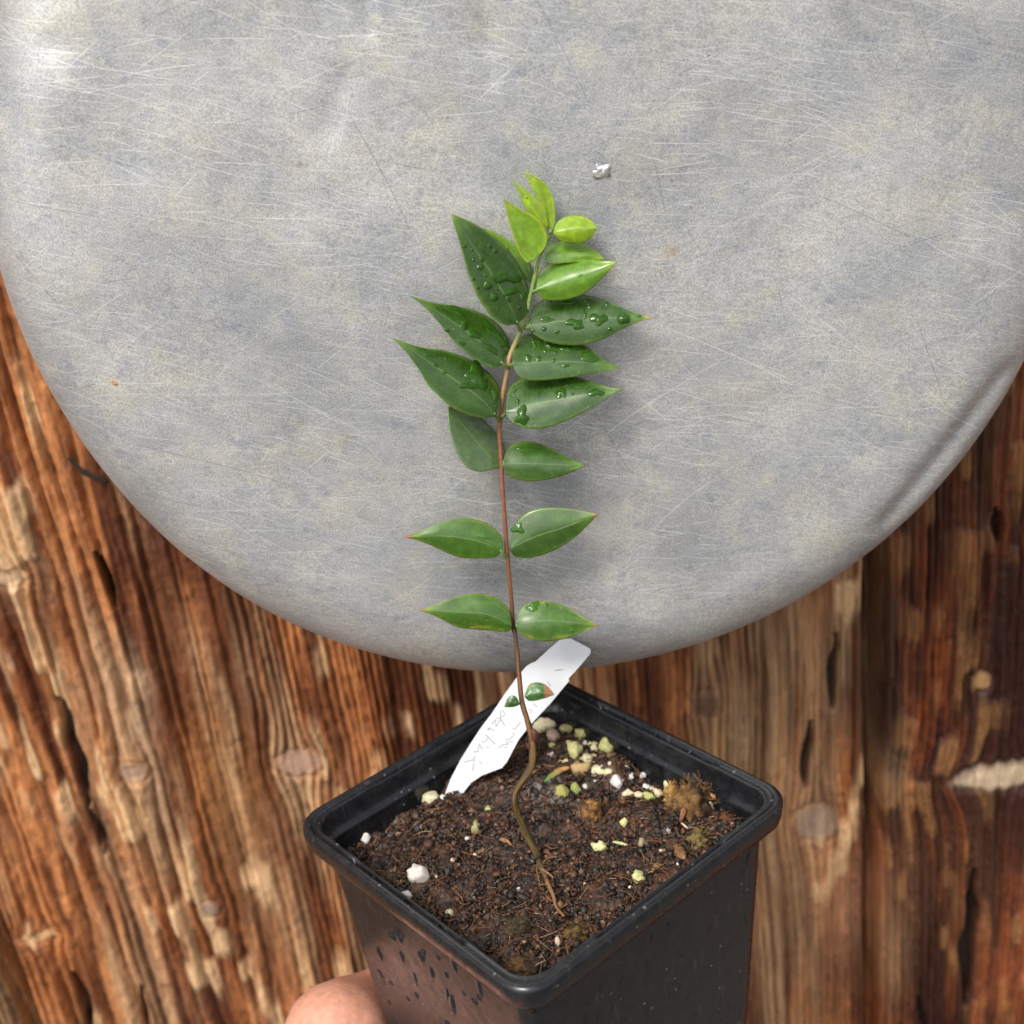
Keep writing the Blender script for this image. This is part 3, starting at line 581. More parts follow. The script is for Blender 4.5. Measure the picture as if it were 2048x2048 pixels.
for (px, py, a, b, c, lab) in STONES: stone(px, py, a, b, c, 'pumice_grain', lab, 'stone', G1)
for k in range(34):
    t = rng.random(); SMALL.append((1085 + 245 * t + rng.normal() * 16, 1462 + 118 * t + rng.normal() * 17 + 14, 3.5 + 4.5 * rng.random(), 3 + 4 * rng.random()))
for i, (px, py, a, b) in enumerate(SMALL):
    stone(px, py, a, b, [WHI, CREAM, WHI, PNK][i % 4] if i < 23 else [CREAM, YEL, WHI][i % 3], 'pumice_crumb', 'tiny pale pumice crumb scattered on the dark soil', 'stone', 'tiny pumice crumbs on the soil')
def clump(px, py, a, b, colr, label, nf=60, name='coir_clump', tall=1.0, cat='coir clump'):
    r = np.random.default_rng(int(px + py * 7)); p = at_soil(px, py); k = np.dot(p - CAM, -W[:, 2]) / F
    base, ff = IC4; e = r.random(3) * 9
    rad = 1 + .9 * (fbm(base[:, 0] * 1.6 + e[0], base[:, 1] * 1.6 + base[:, 2] * 1.3 + e[1], 111, 3) - .5) + .5 * (fbm(base[:, 0] * 7 + e[2], base[:, 1] * 7 + base[:, 2] * 5, 115, 3) - .5)
    sc = np.array([a * k, a * k * .9, b * k * tall]); v = base * rad[:, None] * sc
    w = fbm(base[:, 0] * 4 + e[1], base[:, 1] * 4 + base[:, 2] * 3, 117, 3); cc = mix(np.array(colr[0]), np.array(colr[1]), sst(.35, .65, w + .25 * (-base[:, 0]) * .6))
    VV = [v]; TT = [ff]; CC = [cc]; off = len(v)
    for i in range(nf):
        d = r.normal(size=3); d[2] = abs(d[2]); d /= np.linalg.norm(d); s0 = d * sc * (.8 + .2 * r.random()); L = .35 * a * k * (.5 + r.random()); q = r.normal(size=3) * .8 + d; q /= np.linalg.norm(q)
        P = np.array([s0, s0 + q * L * .5 + r.normal(size=3) * L * .1, s0 + q * L + r.normal(size=3) * L * .25]); tv, tf = tube(spline(P, 5), np.full(5, .00006 + .00008 * r.random()), 4); tf = np.array(tf[:-2])
        VV.append(tv); TT.append(np.vstack([tf[:, [0, 1, 2]], tf[:, [0, 2, 3]]]) + off); off += len(tv); CC.append(np.tile(np.array(colr[1]) * (.7 + .7 * r.random()), (len(tv), 1)))
    o = mesh_obj(name, np.vstack(VV), np.vstack(TT), M_CHIP, None, np.vstack(CC)); o.location = p; return tag(o, label, cat, 'brown lumps on the soil')
DK = (.035, .022, .015)
clump(1388, 1612, 46, 62, (DK, (.22, .12, .045)), 'tallest brown coir mound against the right wall of the pot', 120, tall=.9)
clump(1346, 1596, 20, 34, ((.20, .10, .03), (.46, .27, .09)), 'golden brown coir patch on the left side of the tall mound', 60)
clump(1186, 1632, 21, 34, ((.10, .05, .02), (.34, .18, .06)), 'orange-brown coir clump standing in the middle right of the soil', 70)
clump(1155, 1868, 26, 20, (DK, (.16, .10, .03)), 'golden mossy lump near the front corner of the soil', 60)
clump(1040, 1858, 32, 20, (DK, (.075, .06, .03)), 'greenish mossy lump left of the golden one in front', 60)
clump(1402, 1682, 28, 24, (DK, (.19, .14, .05)), 'mossy brown lump in the right corner below the hole', 50)
clump(1046, 1932, 32, 18, (DK, (.13, .07, .03)), 'brown bark lump at the very front of the soil', 24)
clump(985, 1549, 17, 10, ((.02, .012, .008), (.08, .04, .02)), 'dark soil lump heaped against the right foot of the tag', 30, tall=1.2)
clump(938, 1574, 15, 8, ((.02, .012, .008), (.07, .035, .018)), 'dark soil lump heaped against the middle of the tag foot', 26, tall=1.2)
clump(1456, 1640, 20, 10, (DK, (.17, .07, .03)), 'reddish crumb ledge stuck on the right corner wall', 50)
def chip(pts, w, colr, name, label, cat, lift=.0012, fl=.35):
    P = np.array([at_soil(a, b, lift) for a, b in pts]); P = spline(P, 12); V, Fq = tube(P, w * np.sin(np.linspace(.25, 2.9, 12)) ** .6 * (.8 + .3 * rng.random(12)), 8)
    mz = P.mean(0); n = np.array([0, -.64, .77]); dd = (V - mz) @ n; V = V - np.outer(dd * (1 - fl), n)
    tt = np.repeat(np.linspace(0, 1, 12), 8); cc = mix(np.array(colr[0]), np.array(colr[1]), tt) * (.8 + .4 * rng.random((len(V), 1)))
    o = mesh_obj(name, V - mz, Fq, M_CHIP if 'leaf' not in name else M_STEM, None, cc); o.location = mz; return tag(o, label, cat)
chip([(1089, 1562), (1105, 1550), (1122, 1541), (1140, 1537)], .0010, ((.06, .22, .05), (.55, .22, .08)), 'leaf_scrap', 'green leaf scrap with an orange tip lying beside the stem bend', 'leaf scrap', .0022, .25)
chip([(1225, 1684), (1238, 1686), (1255, 1689)], .0005, ((.42, .46, .18), (.46, .50, .25)), 'leaf_scrap', 'thin pale green sliver below the lone knobbly grain', 'leaf scrap')
chip([(1362, 1640), (1368, 1620), (1373, 1604)], .0009, ((.20, .08, .035), (.42, .20, .10)), 'bark_chip', 'upright reddish bark splinter in front of the tall brown mound', 'bark chip', .0028)
chip([(1398, 1578), (1414, 1588), (1436, 1592)], .0011, ((.44, .19, .06), (.50, .24, .12)), 'bark_chip', 'orange splinter sticking out right of the tall brown mound', 'bark chip', .0038)
chip([(1350, 1692), (1360, 1704), (1368, 1716)], .0016, ((.14, .07, .03), (.22, .12, .05)), 'bark_chip', 'flat brown bark chip below the mossy lump on the right', 'bark chip')
chip([(1362, 1646), (1370, 1652), (1376, 1656)], .0004, ((.55, .40, .26), (.62, .46, .30)), 'bark_chip', 'little tan splinter left of the dark hole', 'bark chip')
chip([(1000, 1678), (1012, 1682), (1022, 1690)], .0008, ((.30, .15, .07), (.36, .2, .1)), 'bark_chip', 'tan bark chip left of the lower stem', 'bark chip')

# ------------------------------------------------------------------ white plant tag with faded writing
def build_tag():
    A, B = at_soil(887, 1595), at_soil(1013, 1529); Cq = at_y(1102, 1370, YP - .0075)
    ax = (Cq - A) / np.linalg.norm(Cq - A); n = np.array([.12, -.74, .64]); n -= ax * (n @ ax); n /= np.linalg.norm(n)
    if n @ (CAM - A) < 0: n = -n
    out = [(1131, 1278), (1141, 1277), (1160, 1287), (1174, 1294), (1181, 1299), (1181, 1307), (1160, 1332), (1137, 1357), (1138, 1362), (1100, 1408), (1063, 1447), (1037, 1480), (1014, 1524), (1004, 1536), (985, 1543), (962, 1552), (942, 1566), (925, 1588), (905, 1604),
           (884, 1606), (887, 1595), (901, 1558), (921, 1519), (943, 1484), (962, 1455), (984, 1426), (1008, 1390), (1032, 1357), (1052, 1333), (1059, 1328), (1071, 1323), (1098, 1298), (1118, 1281)]
    P = np.array([at_plane(a, b, A, n) for a, b in out]); k = len(P); t = .0005
    V = np.vstack([P, P - n * t]); Fq = [tuple(range(k)), tuple(range(2 * k - 1, k - 1, -1))] + [(i, k + i, k + (i + 1) % k, (i + 1) % k) for i in range(k)]
    root = empty('plant_tag', A, 'white plastic plant tag with faded handwriting leaning in the back of the pot', 'plant tag')
    o = mesh_obj('blade', V - A, Fq, M_TAG, root, smooth=False)
    nf = np.cross(P[1] - P[0], P[5] - P[0])
    s = .2 / 1.932; q = lambda pts, ox=880, oy=1360: [(ox + a * s, oy + b * s) for a, b in pts]
    strokes = [q([(1180, 700), (1240, 690), (1245, 640), (1200, 588), (1168, 640), (1178, 740)]), q([(1090, 745), (1150, 735), (1195, 790), (1250, 885)]), q([(1175, 770), (1130, 800), (1120, 850)]),
        q([(1005, 865), (1035, 795), (1078, 770), (1070, 830), (1112, 888), (1055, 885)]), q([(975, 915), (910, 962), (1000, 950), (1050, 992)]),
        q([(868, 1050), (940, 1110), (1065, 1242)]), q([(925, 1100), (908, 1155), (845, 1200), (795, 1180)]), q([(895, 1302), (950, 1300)]),
        q([(768, 1235), (738, 1290), (730, 1380), (640, 1390)]), q([(762, 1240), (825, 1350)]), q([(690, 1458), (640, 1540), (570, 1558), (470, 1592)]), q([(635, 1552), (690, 1562)]),
        q([(652, 1600), (630, 1750)]), q([(760, 1570), (810, 1625)]), q([(1555, 825), (1480, 900), (1462, 945), (1395, 940)]), q([(1400, 1010), (1432, 1060), (1380, 1110), (1330, 1152), (1265, 1140)]),
        q([(1280, 1185), (1312, 1240), (1220, 1250), (1130, 1312)]), q([(1225, 1302), (1295, 1300)]), q([(1330, 1190), (1410, 1190)]), q([(1710, 570), (1762, 585), (1760, 655)]), q([(1795, 450), (1875, 520)]),
        q([(1300, 800), (1370, 890)], 960, 1280)]
    VV, FF = [], []; off = 0
    for st in strokes:
        Q = spline(np.array([at_plane(a, b, A + n * .00006, n) for a, b in st]), 16); v, f = tube(Q, np.full(16, .00012), 5); dd = (v - A) @ n; v = v - np.outer((dd - .00006) * .8, n)
        VV.append(v); FF += [tuple(off + i for i in ff) for ff in f]; off += len(v)
    mesh_obj('handwriting', np.vstack(VV) - A, FF, M_INK, root)
    st = [(960 + a * s, 1280 + b * s) for a, b in [(1430, 592), (1520, 580), (1620, 568)]]
    Q = spline(np.array([at_plane(a, b, A + n * .00005, n) for a, b in st]), 10); v, f = tube(Q, .00020 * np.sin(np.linspace(.2, 2.9, 10)), 6); dd = (v - A) @ n; v = v - np.outer((dd - .00005) * .8, n)
    mesh_obj('smudge', v - A, f, mat_simple('brown_smudge', (.33, .29, .26), .7), root)
build_tag()

# ------------------------------------------------------------------ the seedling
c1 = lambda pts: [(760 + a * 600 / 1932, 320 + b * 600 / 1932) for a, b in pts]
c2 = lambda pts: [(760 + a * 600 / 1932, 900 + b * 600 / 1932) for a, b in pts]
c3 = lambda pts: [(580 + a * 600 / 1932, 1350 + b * 600 / 1932) for a, b in pts]
c8 = lambda pts: [(860 + a * 400 / 1932, 1260 + b * 400 / 1932) for a, b in pts]
fl = lambda pts: [(a * 2048 / 1932, b * 2048 / 1932) for a, b in pts]
YS = at_soil(1085, 1740)[1]
def plant_y(py):                               # how far back the plant stands: upright, nodding back towards the pan at the top
    return float(np.interp(py, [340, 500, 900, 1250, 1480, 1600, 1740], [YP - .007, YP - .0074, YP - .0095, YP - .017, YS + .017, YS + .005, YS]))
BASE = at_soil(1085, 1740)
plant = empty('seedling', BASE, 'young leafy seedling with paired glossy green leaves growing from the pot', 'seedling')
stem_px = c1([(1103, 455), (1085, 510), (1030, 620), (1000, 740), (972, 860), (930, 1030), (880, 1160), (838, 1260), (812, 1400), (790, 1520), (775, 1650), (770, 1760)]) + \
    c2([(783, 90), (786, 200), (800, 400), (817, 650), (840, 900), (857, 1120), (872, 1200), (892, 1400), (908, 1580)]) + c8([(905, 760), (940, 870), (985, 1050), (992, 1200), (975, 1330), (900, 1450), (830, 1560), (818, 1660), (850, 1800)]) + \
    c3([(1480, 930), (1530, 1040), (1592, 1160), (1618, 1240), (1660, 1330), (1700, 1420)])
stem_px = np.array(stem_px)
def build_stem():
    P2 = spline(stem_px, 260); y = P2[:, 1]
    wpx = np.interp(y, [460, 520, 640, 720, 800, 930, 1100, 1240, 1330, 1440, 1480, 1540, 1590, 1700, 1735, 1800], [5, 7, 9, 10, 9, 9, 9, 9, 9.5, 11, 14.5, 14.5, 13, 14.5, 12, 5]) * .5
    P = np.array([at_y(a, b, plant_y(b)) for a, b in P2]); last = y > 1715
    for i in np.where(last)[0]: P[i] = at_soil(P2[i, 0], P2[i, 1], .0007 - .0018 * (y[i] - 1740) / 60 if y[i] > 1740 else .0009)
    j = np.where(last)[0][0]; w = np.clip((np.arange(len(P)) - (j - 40)) / 40.0, 0, 1)    # ease into the soil contact
    tgt = P[j]; d0 = tgt - at_y(P2[j, 0], P2[j, 1], plant_y(P2[j, 1]))
    for i in range(max(0, j - 40), j): P[i] += d0 * w[i] ** 2
    dep = (P - CAM) @ -W[:, 2]; R = wpx * dep / F
    for ny in (555, 650, 715, 845, 935, 1105, 1258): R *= 1 + .22 * np.exp(-((y - ny) / 6) ** 2)
    R *= 1 + .10 * (vn(y * .09, y * 0, 131) - .5)
    V, Fq = tube(P, R, 14)
    stops = [(460, (.20, .30, .06)), (600, (.22, .33, .08)), (660, (.30, .36, .12)), (720, (.42, .28, .13)), (800, (.38, .19, .10)), (870, (.30, .12, .06)), (1000, (.24, .10, .055)), (1200, (.18, .075, .035)), (1255, (.05, .022, .012)),
             (1300, (.13, .055, .022)), (1440, (.15, .065, .02)), (1500, (.15, .085, .015)), (1580, (.11, .06, .014)), (1680, (.17, .125, .05)), (1730, (.15, .105, .05)), (1800, (.13, .09, .05))]
    sy = [q[0] for q in stops]; col = np.stack([np.interp(y, sy, [q[1][k] for q in stops]) for k in range(3)], 1); col = np.repeat(col, 14, 0)
    q = np.tile(np.arange(14), len(y)); yy = np.repeat(y, 14); st = vn(q * 1.3, yy * .035, 133); col = mix(col, col * .42, sst(.5, .75, st) * sst(1180, 1300, yy) * .9); col = mix(col, col * 1.5, sst(.3, .12, st) * .6)
    mesh_obj('stem', V - BASE, Fq, M_STEM, plant, col)
    # cut side stub and a few surface roots
    yb = plant_y(1470)
    P = spline(np.array([at_y(*c8([(965, 1130)])[0], yb), at_y(*c8([(1005, 1050)])[0], yb - .001), at_y(*c8([(1005, 985)])[0], yb - .0012), at_y(*c8([(988, 955)])[0], yb - .001)]), 12)
    v, f = tube(P, np.interp(np.linspace(0, 1, 12), [0, .4, .85, 1], [.0010, .0011, .00095, .0004]), 10); mesh_obj('side_stub', v - BASE, f, M_STEM, plant, np.tile((.13, .045, .03), (len(v), 1)))
    for pts, w in [(c3([(1600, 1180), (1590, 1260), (1610, 1350)]), .0003), (c3([(1620, 1230), (1660, 1180), (1720, 1170)]), .00035), (c3([(1620, 1250), (1680, 1290), (1695, 1310)]), .0005), (c3([(1660, 1390), (1650, 1420), (1690, 1460)]), .0003), (c3([(1650, 1320), (1695, 1420), (1712, 1490), (1765, 1555)]), .0007)]:
        P = spline(np.array([at_soil(a, b, .0012) for a, b in pts]), 12); v, f = tube(P, np.linspace(w, w * .5, 12), 7); mesh_obj('root', v - BASE, f, M_STEM, plant, np.tile((.24, .13, .06), (len(v), 1)))
build_stem()

DG, MG, YG, BG = (.036, .106, .006), (.045, .135, .022), (.20, .34, .025), (.28, .42, .03)
NU, NVc = 46, 21
def leaf(up, lo, mid, body, edge, tilt=24, bow=.30, curl=.0, dy=0.0, lean=0.0, tipc=None, tip_at=1.1, drops=(), yl=None, blot=0.0, seed=0, edgew=.9, pet=None, base_c=None, label=None):
    U = spline(up, NU); L = spline(lo, NU); Mi = spline(mid, NU)
    t = np.linspace(0, 1, NU); c = np.linspace(-1, 1, NVc)
    Y0 = plant_y(Mi[0, 1]) if yl is None else yl
    PX = np.zeros((NU, NVc, 2)); OF = np.zeros((NU, NVc)); k = .36 / F
    for j, cc in enumerate(c):
        E = U if cc > 0 else L; a = abs(cc); PX[:, j] = Mi * (1 - a) + E * a; w = np.linalg.norm(E - Mi, axis=1) * k
        OF[:, j] = math.tan(math.radians(tilt)) * cc * w + bow * w * a ** 1.6
    OF += (lean * t + curl * t ** 2)[:, None] * .02 + dy
    r = np.random.default_rng(seed + 5); OF += .0004 * (fbm(t[:, None] * 3 + seed, c[None] * 1.5 + seed * 2, 141, 2) - .5) * np.ones_like(OF)
    Pw = np.array([[at_y(PX[i, j, 0], PX[i, j, 1], Y0 + OF[i, j]) for j in range(NVc)] for i in range(NU)])
    T, Cc = np.meshgrid(t, c, indexing='ij'); ed = np.abs(Cc)
    n = fbm(T * 7 + seed, Cc * 3, 143, 3)
    col = mix(np.array(body), np.array(body) * 1.5, sst(.5, .8, n) * .6); col = mix(col, np.minimum(np.array(edge) * 1.1, .6), np.clip(sst(.85, 1.0, ed) * edgew * sst(.0, .12, T) + sst(.72, 1.0, T + .05 * (n - .5)) * edgew, 0, 1))
    if blot: col = mix(col, (.42, .42, .06), sst(.60, .75, fbm(T * 5 + seed * 3, Cc * 4, 147, 3)) * sst(.6, .95, ed) * blot)
    if base_c: col = mix(np.array(base_c), col, sst(0, .5, T))
    if tipc is not None: col = mix(col, np.array(tipc), sst(tip_at - .03, tip_at + .02, T + .03 * (n - .5)))
    o = mesh_obj('leaf', (Pw - BASE).reshape(-1, 3), grid_faces(NU, NVc)[:, ::-1], M_LEAF, plant, col.reshape(-1, 3), np.stack([T, Cc], -1).reshape(-1, 2))
    sm = o.modifiers.new('thickness', 'SOLIDIFY'); sm.thickness = .00022; sm.offset = 0
    if label: o['label'] = label
    if pet is not None:                        # petiole as a sub-part
        a = np.array(pet, float); p0 = at_y(a[0], a[1], plant_y(a[1])); p1 = Pw[1, NVc // 2]; mid_ = (p0 + p1) / 2 + np.array([0, -.0004, 0])
        v, f = tube(spline(np.array([p0, mid_, p1]), 8), np.linspace(.00055, .0004, 8), 8); mesh_obj('petiole', v - BASE, f, M_STEM, o, np.tile((.20, .30, .07), (len(v), 1)))
    flatp = PX.reshape(-1, 2); flato = OF.reshape(-1); Pn = Pw
    for (cx, cy, rx, ry, rot, wob) in drops:
        K, Rn = 26, 8; rr = np.random.default_rng(int(cx * 3 + cy)); ph = rr.random(4) * 6.3; pts = [(0.0, 0.0)]; q = [0.0]
        for i in range(1, Rn + 1):
            for kk in range(K):
                th = 2 * math.pi * kk / K; rad = (i / Rn) * (1 + wob * (.26 * math.sin(2 * th + ph[0]) + .22 * math.sin(3 * th + ph[1]) + .16 * math.sin(5 * th + ph[2]))); pts.append((rad * math.cos(th), rad * math.sin(th))); q.append(i / Rn)
        pts = np.array(pts); q = np.array(q); ca, sa = math.cos(math.radians(rot)), math.sin(math.radians(rot))
        X = cx + pts[:, 0] * rx * ca - pts[:, 1] * ry * sa; Yp = cy + pts[:, 0] * rx * sa + pts[:, 1] * ry * ca
        d2 = (flatp[None, :, 0] - X[:, None]) ** 2 + (flatp[None, :, 1] - Yp[:, None]) ** 2; idx = np.argsort(d2, 1)[:, :6]; wgt = 1 / (np.take_along_axis(d2, idx, 1) + 2.0); off = (flato[idx] * wgt).sum(1) / wgt.sum(1)
        ci = idx[0, 0]; i0, j0 = min(max(ci // NVc, 1), NU - 2), min(max(ci % NVc, 1), NVc - 2)
        nn = np.cross(Pn[i0 + 1, j0] - Pn[i0 - 1, j0], Pn[i0, j0 + 1] - Pn[i0, j0 - 1]); nn /= np.linalg.norm(nn); nn = nn if nn @ (CAM - Pn[i0, j0]) > 0 else -nn
        h = min(rx, ry) * k * (.50 if wob < .5 else .34); hh = h * np.maximum(1 - q ** 2, 0) ** .8 + .00005
        V = np.array([at_y(X[i], Yp[i], Y0 + off[i]) for i in range(len(X))]) + nn * hh[:, None]
        V[q >= .999] -= nn * .00012
        Fq = [(0, 1 + kk, 1 + (kk + 1) % K) for kk in range(K)] + [(1 + (i - 1) * K + kk, 1 + i * K + kk, 1 + i * K + (kk + 1) % K, 1 + (i - 1) * K + (kk + 1) % K) for i in range(1, Rn) for kk in range(K)]
        mesh_obj('water_drop', V - BASE, Fq, M_WATER, o, np.tile(np.array(body) * (.72, .82, .6), (len(V), 1)))
    return o
def D(lst, f=c1):
    out = []
    for d in lst:
        cx, cy = f([(d[0], d[1])])[0]; s = 600 / 1932; out.append((cx, cy, d[2] * s * 1.18, d[3] * s * 1.18, d[4] if len(d) > 4 else 0, d[5] if len(d) > 5 else .25))
    return out

# top growth, back to front
leaf(c1([(1108, 460), (1128, 380), (1122, 280), (1094, 195), (1034, 126), (930, 75)]), c1([(1090, 455), (1065, 340), (1020, 250), (970, 170), (930, 75)]), c1([(1098, 458), (1085, 330), (1035, 200), (930, 75)]), (.30, .45, .02), (.48, .60, .10), 5, -.25, seed=1, pet=(1098 * .3106 + 760, 470 * .3106 + 320), label='pale young leaf at the very top of the seedling')
leaf(c1([(1082, 425), (1062, 330), (1020, 265), (950, 200), (850, 130)]), c1([(1070, 438), (992, 398), (932, 305), (896, 212), (850, 130)]), c1([(1076, 430), (1010, 310), (930, 215), (850, 130)]), (.31, .46, .02), (.42, .52, .06), 15, .1, dy=-.001, seed=2, drops=D([(945, 240, 10, 10)]))
leaf(c1([(1120, 470), (1128, 425), (1155, 390), (1205, 363), (1290, 362), (1360, 390), (1397, 440)]), c1([(1120, 476), (1140, 500), (1170, 520), (1225, 533), (1300, 530), (1360, 500), (1397, 440)]), c1([(1120, 473), (1220, 452), (1310, 442), (1397, 440)]), (.30, .46, .012), (.34, .48, .02), 20, .55, dy=-.002, seed=3, label='rounded bright yellow-green leaf on the right near the top', edgew=.6)
leaf(c1([(985, 780), (960, 660), (880, 560), (800, 500), (700, 450), (590, 418)]), c1([(985, 800), (900, 740), (760, 620), (660, 510), (590, 418)]), c1([(985, 790), (860, 650), (730, 530), (590, 418)]), (.17, .33, .02), (.32, .44, .04), 20, .2, dy=.003, seed=4, base_c=(.05, .12, .02), drops=D([(812, 575, 18, 18)]))
leaf(c1([(1060, 600), (1100, 542), (1180, 520), (1280, 530), (1360, 565), (1445, 635)]), c1([(1060, 640), (1100, 668), (1200, 662), (1300, 655), (1445, 640)]), c1([(1062, 622), (1200, 603), (1320, 608), (1445, 637)]), (.17, .34, .015), (.28, .42, .03), 30, .3, dy=.001, seed=5)
leaf(c1([(1010, 620), (1060, 570), (1078, 500), (1050, 420), (985, 360), (900, 315), (795, 250)]), c1([(1000, 640), (950, 662), (905, 610), (870, 530), (840, 430), (815, 330), (795, 250)]), c1([(1008, 625), (950, 510), (880, 390), (795, 250)]), (.23, .41, .012), (.44, .50, .03), 12, -.15, dy=-.004, seed=6, tipc=(.55, .30, .12), tip_at=.985, label='bright green upright leaf left of the stem near the top')
leaf(c1([(1005, 825), (1025, 730), (1080, 680), (1180, 650), (1300, 645), (1420, 650), (1520, 655)]), c1([(1008, 840), (1050, 892), (1140, 905), (1240, 890), (1330, 850), (1430, 760), (1520, 655)]), c1([(1005, 835), (1120, 800), (1260, 755), (1400, 710), (1520, 655)]), (.14, .31, .012), (.30, .44, .04), 22, .45, dy=-.002, seed=7, drops=D([(1290, 745, 18, 9, -15)]), pet=(760 + 985 * .3106, 320 + 848 * .3106))
leaf(c1([(885, 1055), (940, 1000), (968, 920), (950, 810), (905, 700), (840, 600), (750, 510), (640, 430), (540, 380), (455, 345)]), c1([(880, 1058), (800, 1060), (720, 1010), (640, 900), (575, 760), (530, 600), (495, 470), (455, 345)]), c1([(885, 1055), (830, 920), (760, 800), (690, 690), (600, 560), (455, 345)]), DG, (.17, .30, .04), 34, .22, dy=-.004, seed=8, tipc=(.42, .42, .10), tip_at=.97, label='largest upright dark leaf covered in water drops', pet=(760 + 905 * .3106, 320 + 1100 * .3106),
     drops=D([(705, 555, 14, 16), (742, 585, 14, 16), (645, 690, 24, 18), (655, 640, 14, 20), (692, 808, 24, 28), (733, 882, 25, 25), (680, 745, 10, 10), (805, 760, 75, 36, 0, 1), (840, 850, 44, 24, -25, .7), (825, 892, 14, 24), (918, 878, 14, 30, 15), (895, 952, 13, 13), (755, 965, 8, 8), (600, 765, 12, 12), (630, 822, 12, 12), (545, 555, 14, 12), (600, 645, 10, 10), (752, 832, 10, 10), (595, 575, 8, 10)]))
leaf(c1([(955, 1055), (975, 970), (1040, 905), (1130, 870), (1240, 862), (1360, 880), (1500, 925), (1620, 975), (1750, 1015)]), c1([(955, 1075), (1000, 1130), (1080, 1170), (1180, 1190), (1310, 1190), (1440, 1150), (1560, 1090), (1650, 1050), (1750, 1015)]), c1([(955, 1065), (1150, 1040), (1350, 1030), (1550, 1015), (1750, 1015)]), DG, (.16, .28, .04), 30, .28, dy=-.001, seed=9, tipc=(.55, .45, .12), tip_at=.955, label='long dark wet leaf with a yellow tip on the right', pet=(760 + 935 * .3106, 320 + 1085 * .3106),
     drops=D([(1092, 905, 20, 18), (1210, 900, 45, 30, 0, .9), (1352, 925, 34, 28, 0, .5), (1462, 928, 14, 16), (1115, 973, 8, 8), (1070, 1030, 48, 18, -10, .6), (1055, 1088, 16, 16), (985, 1098, 12, 12), (1258, 1055, 50, 32, 0, .9), (1410, 1025, 52, 34, -20, 1), (1568, 1022, 36, 38, 0, .4), (1480, 1088, 16, 14), (1140, 1108, 16, 14, 0, .8), (1320, 1000, 14, 26, 0, .9), (1665, 1008, 18, 10)]))
leaf(c1([(850, 1300), (865, 1190), (920, 1135), (1010, 1112), (1120, 1115), (1240, 1150), (1350, 1215), (1450, 1290), (1548, 1340)]), c1([(852, 1318), (890, 1390), (960, 1420), (1100, 1415), (1290, 1390), (1420, 1365), (1548, 1340)]), c1([(850, 1310), (1000, 1305), (1200, 1300), (1380, 1310), (1548, 1340)]), DG, (.15, .27, .035), 33, .25, dy=-.004, seed=10, pet=(760 + 836 * .3106, 320 + 1320 * .3106),
     drops=D([(1085, 1180, 30, 36), (1212, 1203, 58, 32, 8, .6), (1128, 1242, 16, 14), (1062, 1232, 10, 8), (950, 1275, 28, 22, 0, .8), (1020, 1280, 22, 15, 0, .8), (1348, 1272, 58, 30, 22, .5), (1120, 1290, 12, 14, 0, .9), (1195, 1325, 20, 14, 0, .8), (990, 1180, 16, 30, 0, 1)]))
leaf(c1([(790, 1305), (830, 1230), (825, 1160), (780, 1080), (700, 1010), (580, 960), (450, 935), (320, 915), (200, 875)]), c1([(785, 1320), (740, 1342), (680, 1320), (580, 1260), (480, 1170), (390, 1060), (300, 960), (200, 875)]), c1([(788, 1310), (680, 1200), (560, 1110), (420, 1010), (200, 875)]), DG, (.17, .30, .04), 30, .25, dy=-.002, seed=11, pet=(760 + 826 * .3106, 320 + 1340 * .3106),
     drops=D([(490, 972, 82, 20, 28, .6), (540, 1065, 24, 26, 0, .6), (605, 1122, 42, 25, 12, .5), (740, 1115, 105, 24, 50, .7), (795, 1185, 30, 20, 0, .6), (432, 1095, 18, 12, 30), (800, 1245, 14, 12), (530, 1180, 20, 14, 0, .7), (710, 1215, 52, 20, 42, .6)]))
leaf(c1([(750, 1640), (775, 1540), (765, 1460), (710, 1380), (620, 1310), (520, 1260), (400, 1225), (280, 1210), (170, 1180), (80, 1145)]), c1([(740, 1650), (660, 1662), (560, 1640), (460, 1590), (380, 1520), (310, 1450), (250, 1350), (170, 1240), (80, 1145)]), c1([(745, 1645), (640, 1530), (500, 1430), (340, 1320), (200, 1220), (80, 1145)]), DG, (.16, .29, .04), 30, .25, dy=-.004, seed=12, pet=(760 + 772 * .3106, 320 + 1680 * .3106),
     drops=D([(620, 1395, 60, 66, 0, 1), (745, 1510, 26, 30, 0, .8), (355, 1320, 20, 10, 40), (415, 1370, 18, 10, 0, .8), (335, 1255, 50, 16, 10, .5), (585, 1450, 50, 32, 0, 1), (675, 1420, 12, 16)]))
leaf(fl([(945, 880), (952, 850), (945, 830), (915, 795), (885, 772), (850, 766)]), fl([(940, 884), (905, 890), (880, 880), (860, 850), (848, 810), (845, 768)]), fl([(944, 880), (915, 850), (885, 815), (848, 768)]), (.12, .21, .08), (.18, .28, .09), 46, .15, dy=.0, seed=13, edgew=.6, drops=D([(715, 1760, 18, 20, 0, .7)]), label='blunt grey-green leaf tucked below the lowest long left leaf')
